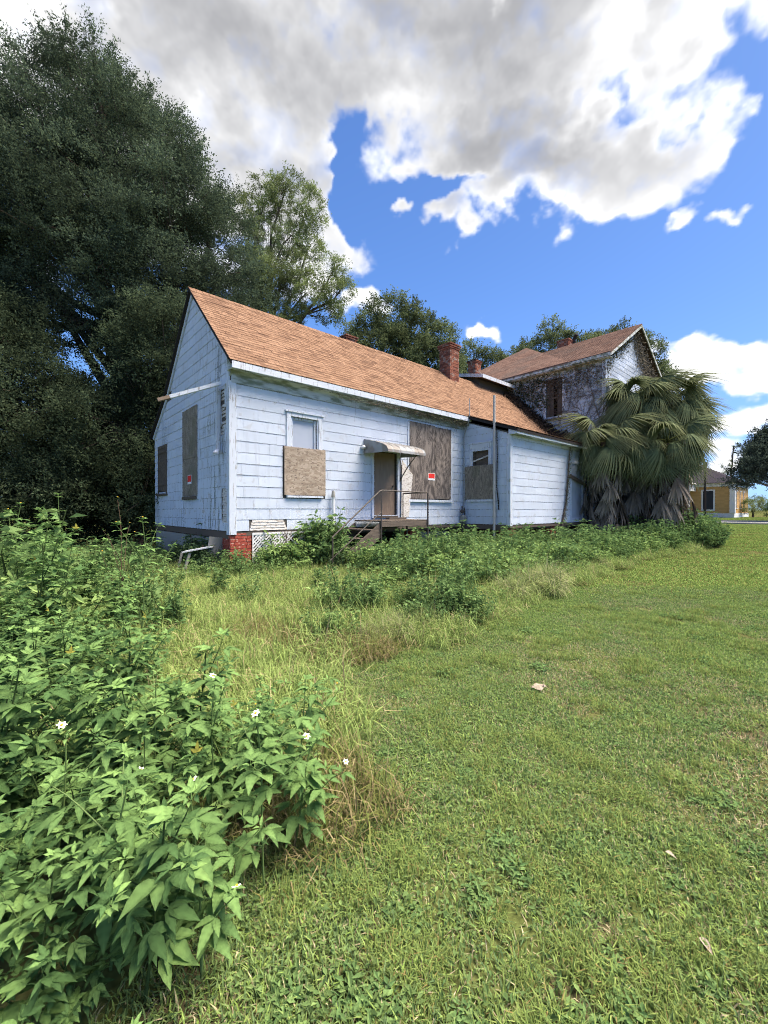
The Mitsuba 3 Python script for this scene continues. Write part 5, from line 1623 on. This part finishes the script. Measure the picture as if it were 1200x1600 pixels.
# ------------------------------------------------------------------ across the street
YH = thing('yellow_house', 'low yellow brick building with dark hip roof and white portico across the street', 'house')
yx, yy = 52.9, -1.2
yz = float(gz(53, 0)) - .05
obj('wall', box(yx, yx + 9, yy, yy + 15, yz + .55, yz + 3.55), 'm_yellow', YH)
obj('plinth', box(yx - .05, yx + 9.05, yy - .05, yy + 15.05, yz - .3, yz + .55), 'm_white', YH)
for (cx, cy) in ((yx - .03, yy - .03), (yx - .03, yy + 7.4)):
    obj('corner_column', cbox(cx - .12, cx + .35, cy - .12, cy + .35, yz + .55, yz + 3.5, .03), 'm_white', YH)
obj('entablature', box(yx - .12, yx + 9.12, yy - .12, yy + 15.12, yz + 3.4, yz + 3.8), 'm_white', YH)
a = np.array([[yx - .6, yy - .6, yz + 3.8], [yx + 9.6, yy - .6, yz + 3.8], [yx + 9.6, yy + 15.6, yz + 3.8], [yx - .6, yy + 15.6, yz + 3.8], [yx + 4.5, yy + 5.0, yz + 6.9], [yx + 4.5, yy + 10.5, yz + 6.9]])
obj('roof', (a, np.array([[0, 1, 4], [1, 2, 5], [1, 5, 4], [2, 3, 5], [3, 0, 4], [3, 4, 5], [0, 2, 1], [0, 3, 2]])), 'm_roofdark', YH)
for y0, y1 in ((1.55, 2.75),):
    w = obj('window', box(yx - .05, yx + .02, yy + y0, yy + y1, yz + .8, yz + 3.1), 'm_white', YH)
    obj('pane', box(yx - .07, yx - .052, yy + y0 + .16, yy + y1 - .16, yz + .95, yz + 2.95), 'm_glassdark', w)
for k in range(3):
    x0 = yx + 1.3 + 2.2 * k
    w = obj('window', box(x0, x0 + .9, yy - .06, yy + .02, yz + 1.0, yz + 3.0), 'm_white', YH)
    obj('pane', box(x0 + .1, x0 + .8, yy - .075, yy - .062, yz + 1.1, yz + 2.9), 'm_yellow', w)
# portico
pt = obj('portico', MB().add(*box(yx - 2.4, yx, yy + 3.25, yy + 8.4, yz + 2.95, yz + 3.7)).mesh(), 'm_white', YH)
obj('pediment', prism([(yy + 3.0, yz + 3.7), (yy + 8.65, yz + 3.7), (yy + 5.8, yz + 5.0)], lambda a, b, d: (d, a, b), yx - 2.5, yx + 1.0), 'm_white', pt)
for y0 in (3.3, 4.55, 6.6, 7.9):
    obj('column', MB().add(*tube([(yx - 2.15, yy + y0 + .2, yz + .1), (yx - 2.15, yy + y0 + .2, yz + 2.95)], .16, 10)).mesh(), 'm_white', pt)
dw = obj('door', box(yx - .03, yx + .02, yy + 5.0, yy + 6.4, yz + .3, yz + 2.8), 'm_door', YH)
obj('door_glass', box(yx - .045, yx - .032, yy + 5.15, yy + 6.25, yz + .9, yz + 2.65), 'm_glassdark', dw)
lp = thing('lamp_post', 'dark lamp post in front of the yellow house', 'lamp post')
o = cf(31.0, 40.5, .7)
obj('pole', MB().add(*tube([o, o + [0, 0, 5.0]], [.11, .08], 8)).mesh(), 'm_tar', lp)
obj('head', MB().add(*tube([o + [0, 0, 5.0], o + [0, 0, 5.15], o + [0, 0, 5.5], o + [0, 0, 5.6]], [.08, .2, .16, .03], 8)).mesh(), 'm_tar', lp)
obj('base', MB().add(*tube([o, o + [0, 0, .25]], [.2, .14], 8)).mesh(), 'm_tar', lp)
hd = thing('hedge', 'clipped dark green hedge beside the yellow house', 'hedge')
rh = np.random.default_rng(6)
ch = 0
for x in np.arange(0, 9, .55):
    for z in (.35, .95, 1.3):
        for y in (0, .6):
            w = np.array([49.2 + y, -4.2 - x, 0.]); w[2] = gz(w[0], w[1]) + z
            place(hd + '__foliage', ch, SPR['shrub'][rh.integers(0, 3)], xf(w + rh.normal(0, .07, 3), rh.uniform(0, 360), rh.uniform(.95, 1.2))); ch += 1
hm = MB()
for x in np.arange(.2, 9, .6):
    w = np.array([49.5, -4.2 - x, 0.]); w[2] = gz(w[0], w[1])
    hm.add(*tube([w - [0, 0, .1], w + [0, 0, .9]], .03, 4))
obj('stems', hm.mesh(), 'm_bark', hd, kind='stuff')
# parked car behind the bush
car = thing('parked_car', 'white car parked beyond the bush, only its roof showing', 'car')
co = np.array([36.0, 7.2, zr + .012])
body = [(-2.2, .35), (-2.25, .70), (-2.0, .88), (-1.2, .95), (1.0, .95), (1.9, .82), (2.2, .68), (2.22, .35)]
cab = [(-1.75, .94), (-1.25, 1.38), (-.9, 1.46), (.15, 1.45), (.55, 1.30), (1.15, .94)]
cp = lambda a, b, d: (co[0] + d, co[1] - a, co[2] + b)
obj('body', prism(np.array(body), cp, -.88, .88), 'm_paint_car', car)
obj('cabin', prism(np.array(cab), cp, -.74, .74), 'm_paint_car', car)
for d in (-.745, .741):
    obj('side_window', prism(np.array([(-1.5, .98), (-1.15, 1.34), (-.1, 1.36), (.75, .98)]), cp, d, d + .006), 'm_glassdark', car)
obj('windscreen', prism(np.array([(.18, 1.448), (.56, 1.302), (1.14, .955), (1.17, .965), (.58, 1.325), (.20, 1.465)])[::1], cp, -.66, .66), 'm_glassdark', car)
for a in (-1.4, 1.35):
    for d in (-.80, .80):
        wk = obj('wheel', MB().add(*tube([(co[0] + d - .1, co[1] - a, co[2] + .32), (co[0] + d + .1, co[1] - a, co[2] + .32)], .32, 16)).mesh(), 'm_rubber', car)
        obj('rim', MB().add(*tube([(co[0] + d - .105, co[1] - a, co[2] + .32), (co[0] + d + .105, co[1] - a, co[2] + .32)], .19, 12)).mesh(), 'm_conc', wk)
for d in (-.6, .6):
    obj('headlight', MB().add(*cbox(co[0] + d - .16, co[0] + d + .16, co[1] - 2.235, co[1] - 2.15, co[2] + .6, co[2] + .72, .02)).mesh(), 'm_white', car)

# litter on the lawn
lt = thing('paper_scrap', 'pale crumpled scrap lying on the mown lawn', 'litter')
w = cf(1.37, 3.72); w[2] = gz(w[0], w[1]) + .045
pv_ = np.array([[x, y, 0] for x in np.linspace(-.06, .06, 6) for y in np.linspace(-.045, .045, 5)]) + rv.normal(0, .010, (30, 3))
obj('sheet', (pv_ + w, np.array([[i * 5 + j, i * 5 + j + 1, i * 5 + j + 6, i * 5 + j + 5] for i in range(5) for j in range(4)])), 'm_paper', lt)
rl = np.random.default_rng(15)
for (r, d, s, lab) in ((1.15, 1.52, .03, 'pale dead leaf on the lawn near the bottom right'), (1.28, 1.90, .026, 'curled tan leaf on the right of the lawn')):
    w = cf(r, d); w[2] = gz(w[0], w[1]) + .04
    v, f = blade_leaf(s * 1.7, s * 1.0, .3, .6, 6, 0)
    k_ = thing('fallen_leaf', lab, 'leaf')
    scene[k_] = mikit.ply((v @ rotz(rl.uniform(0, 6)).T + w, f), 'm_paper', smooth=True)
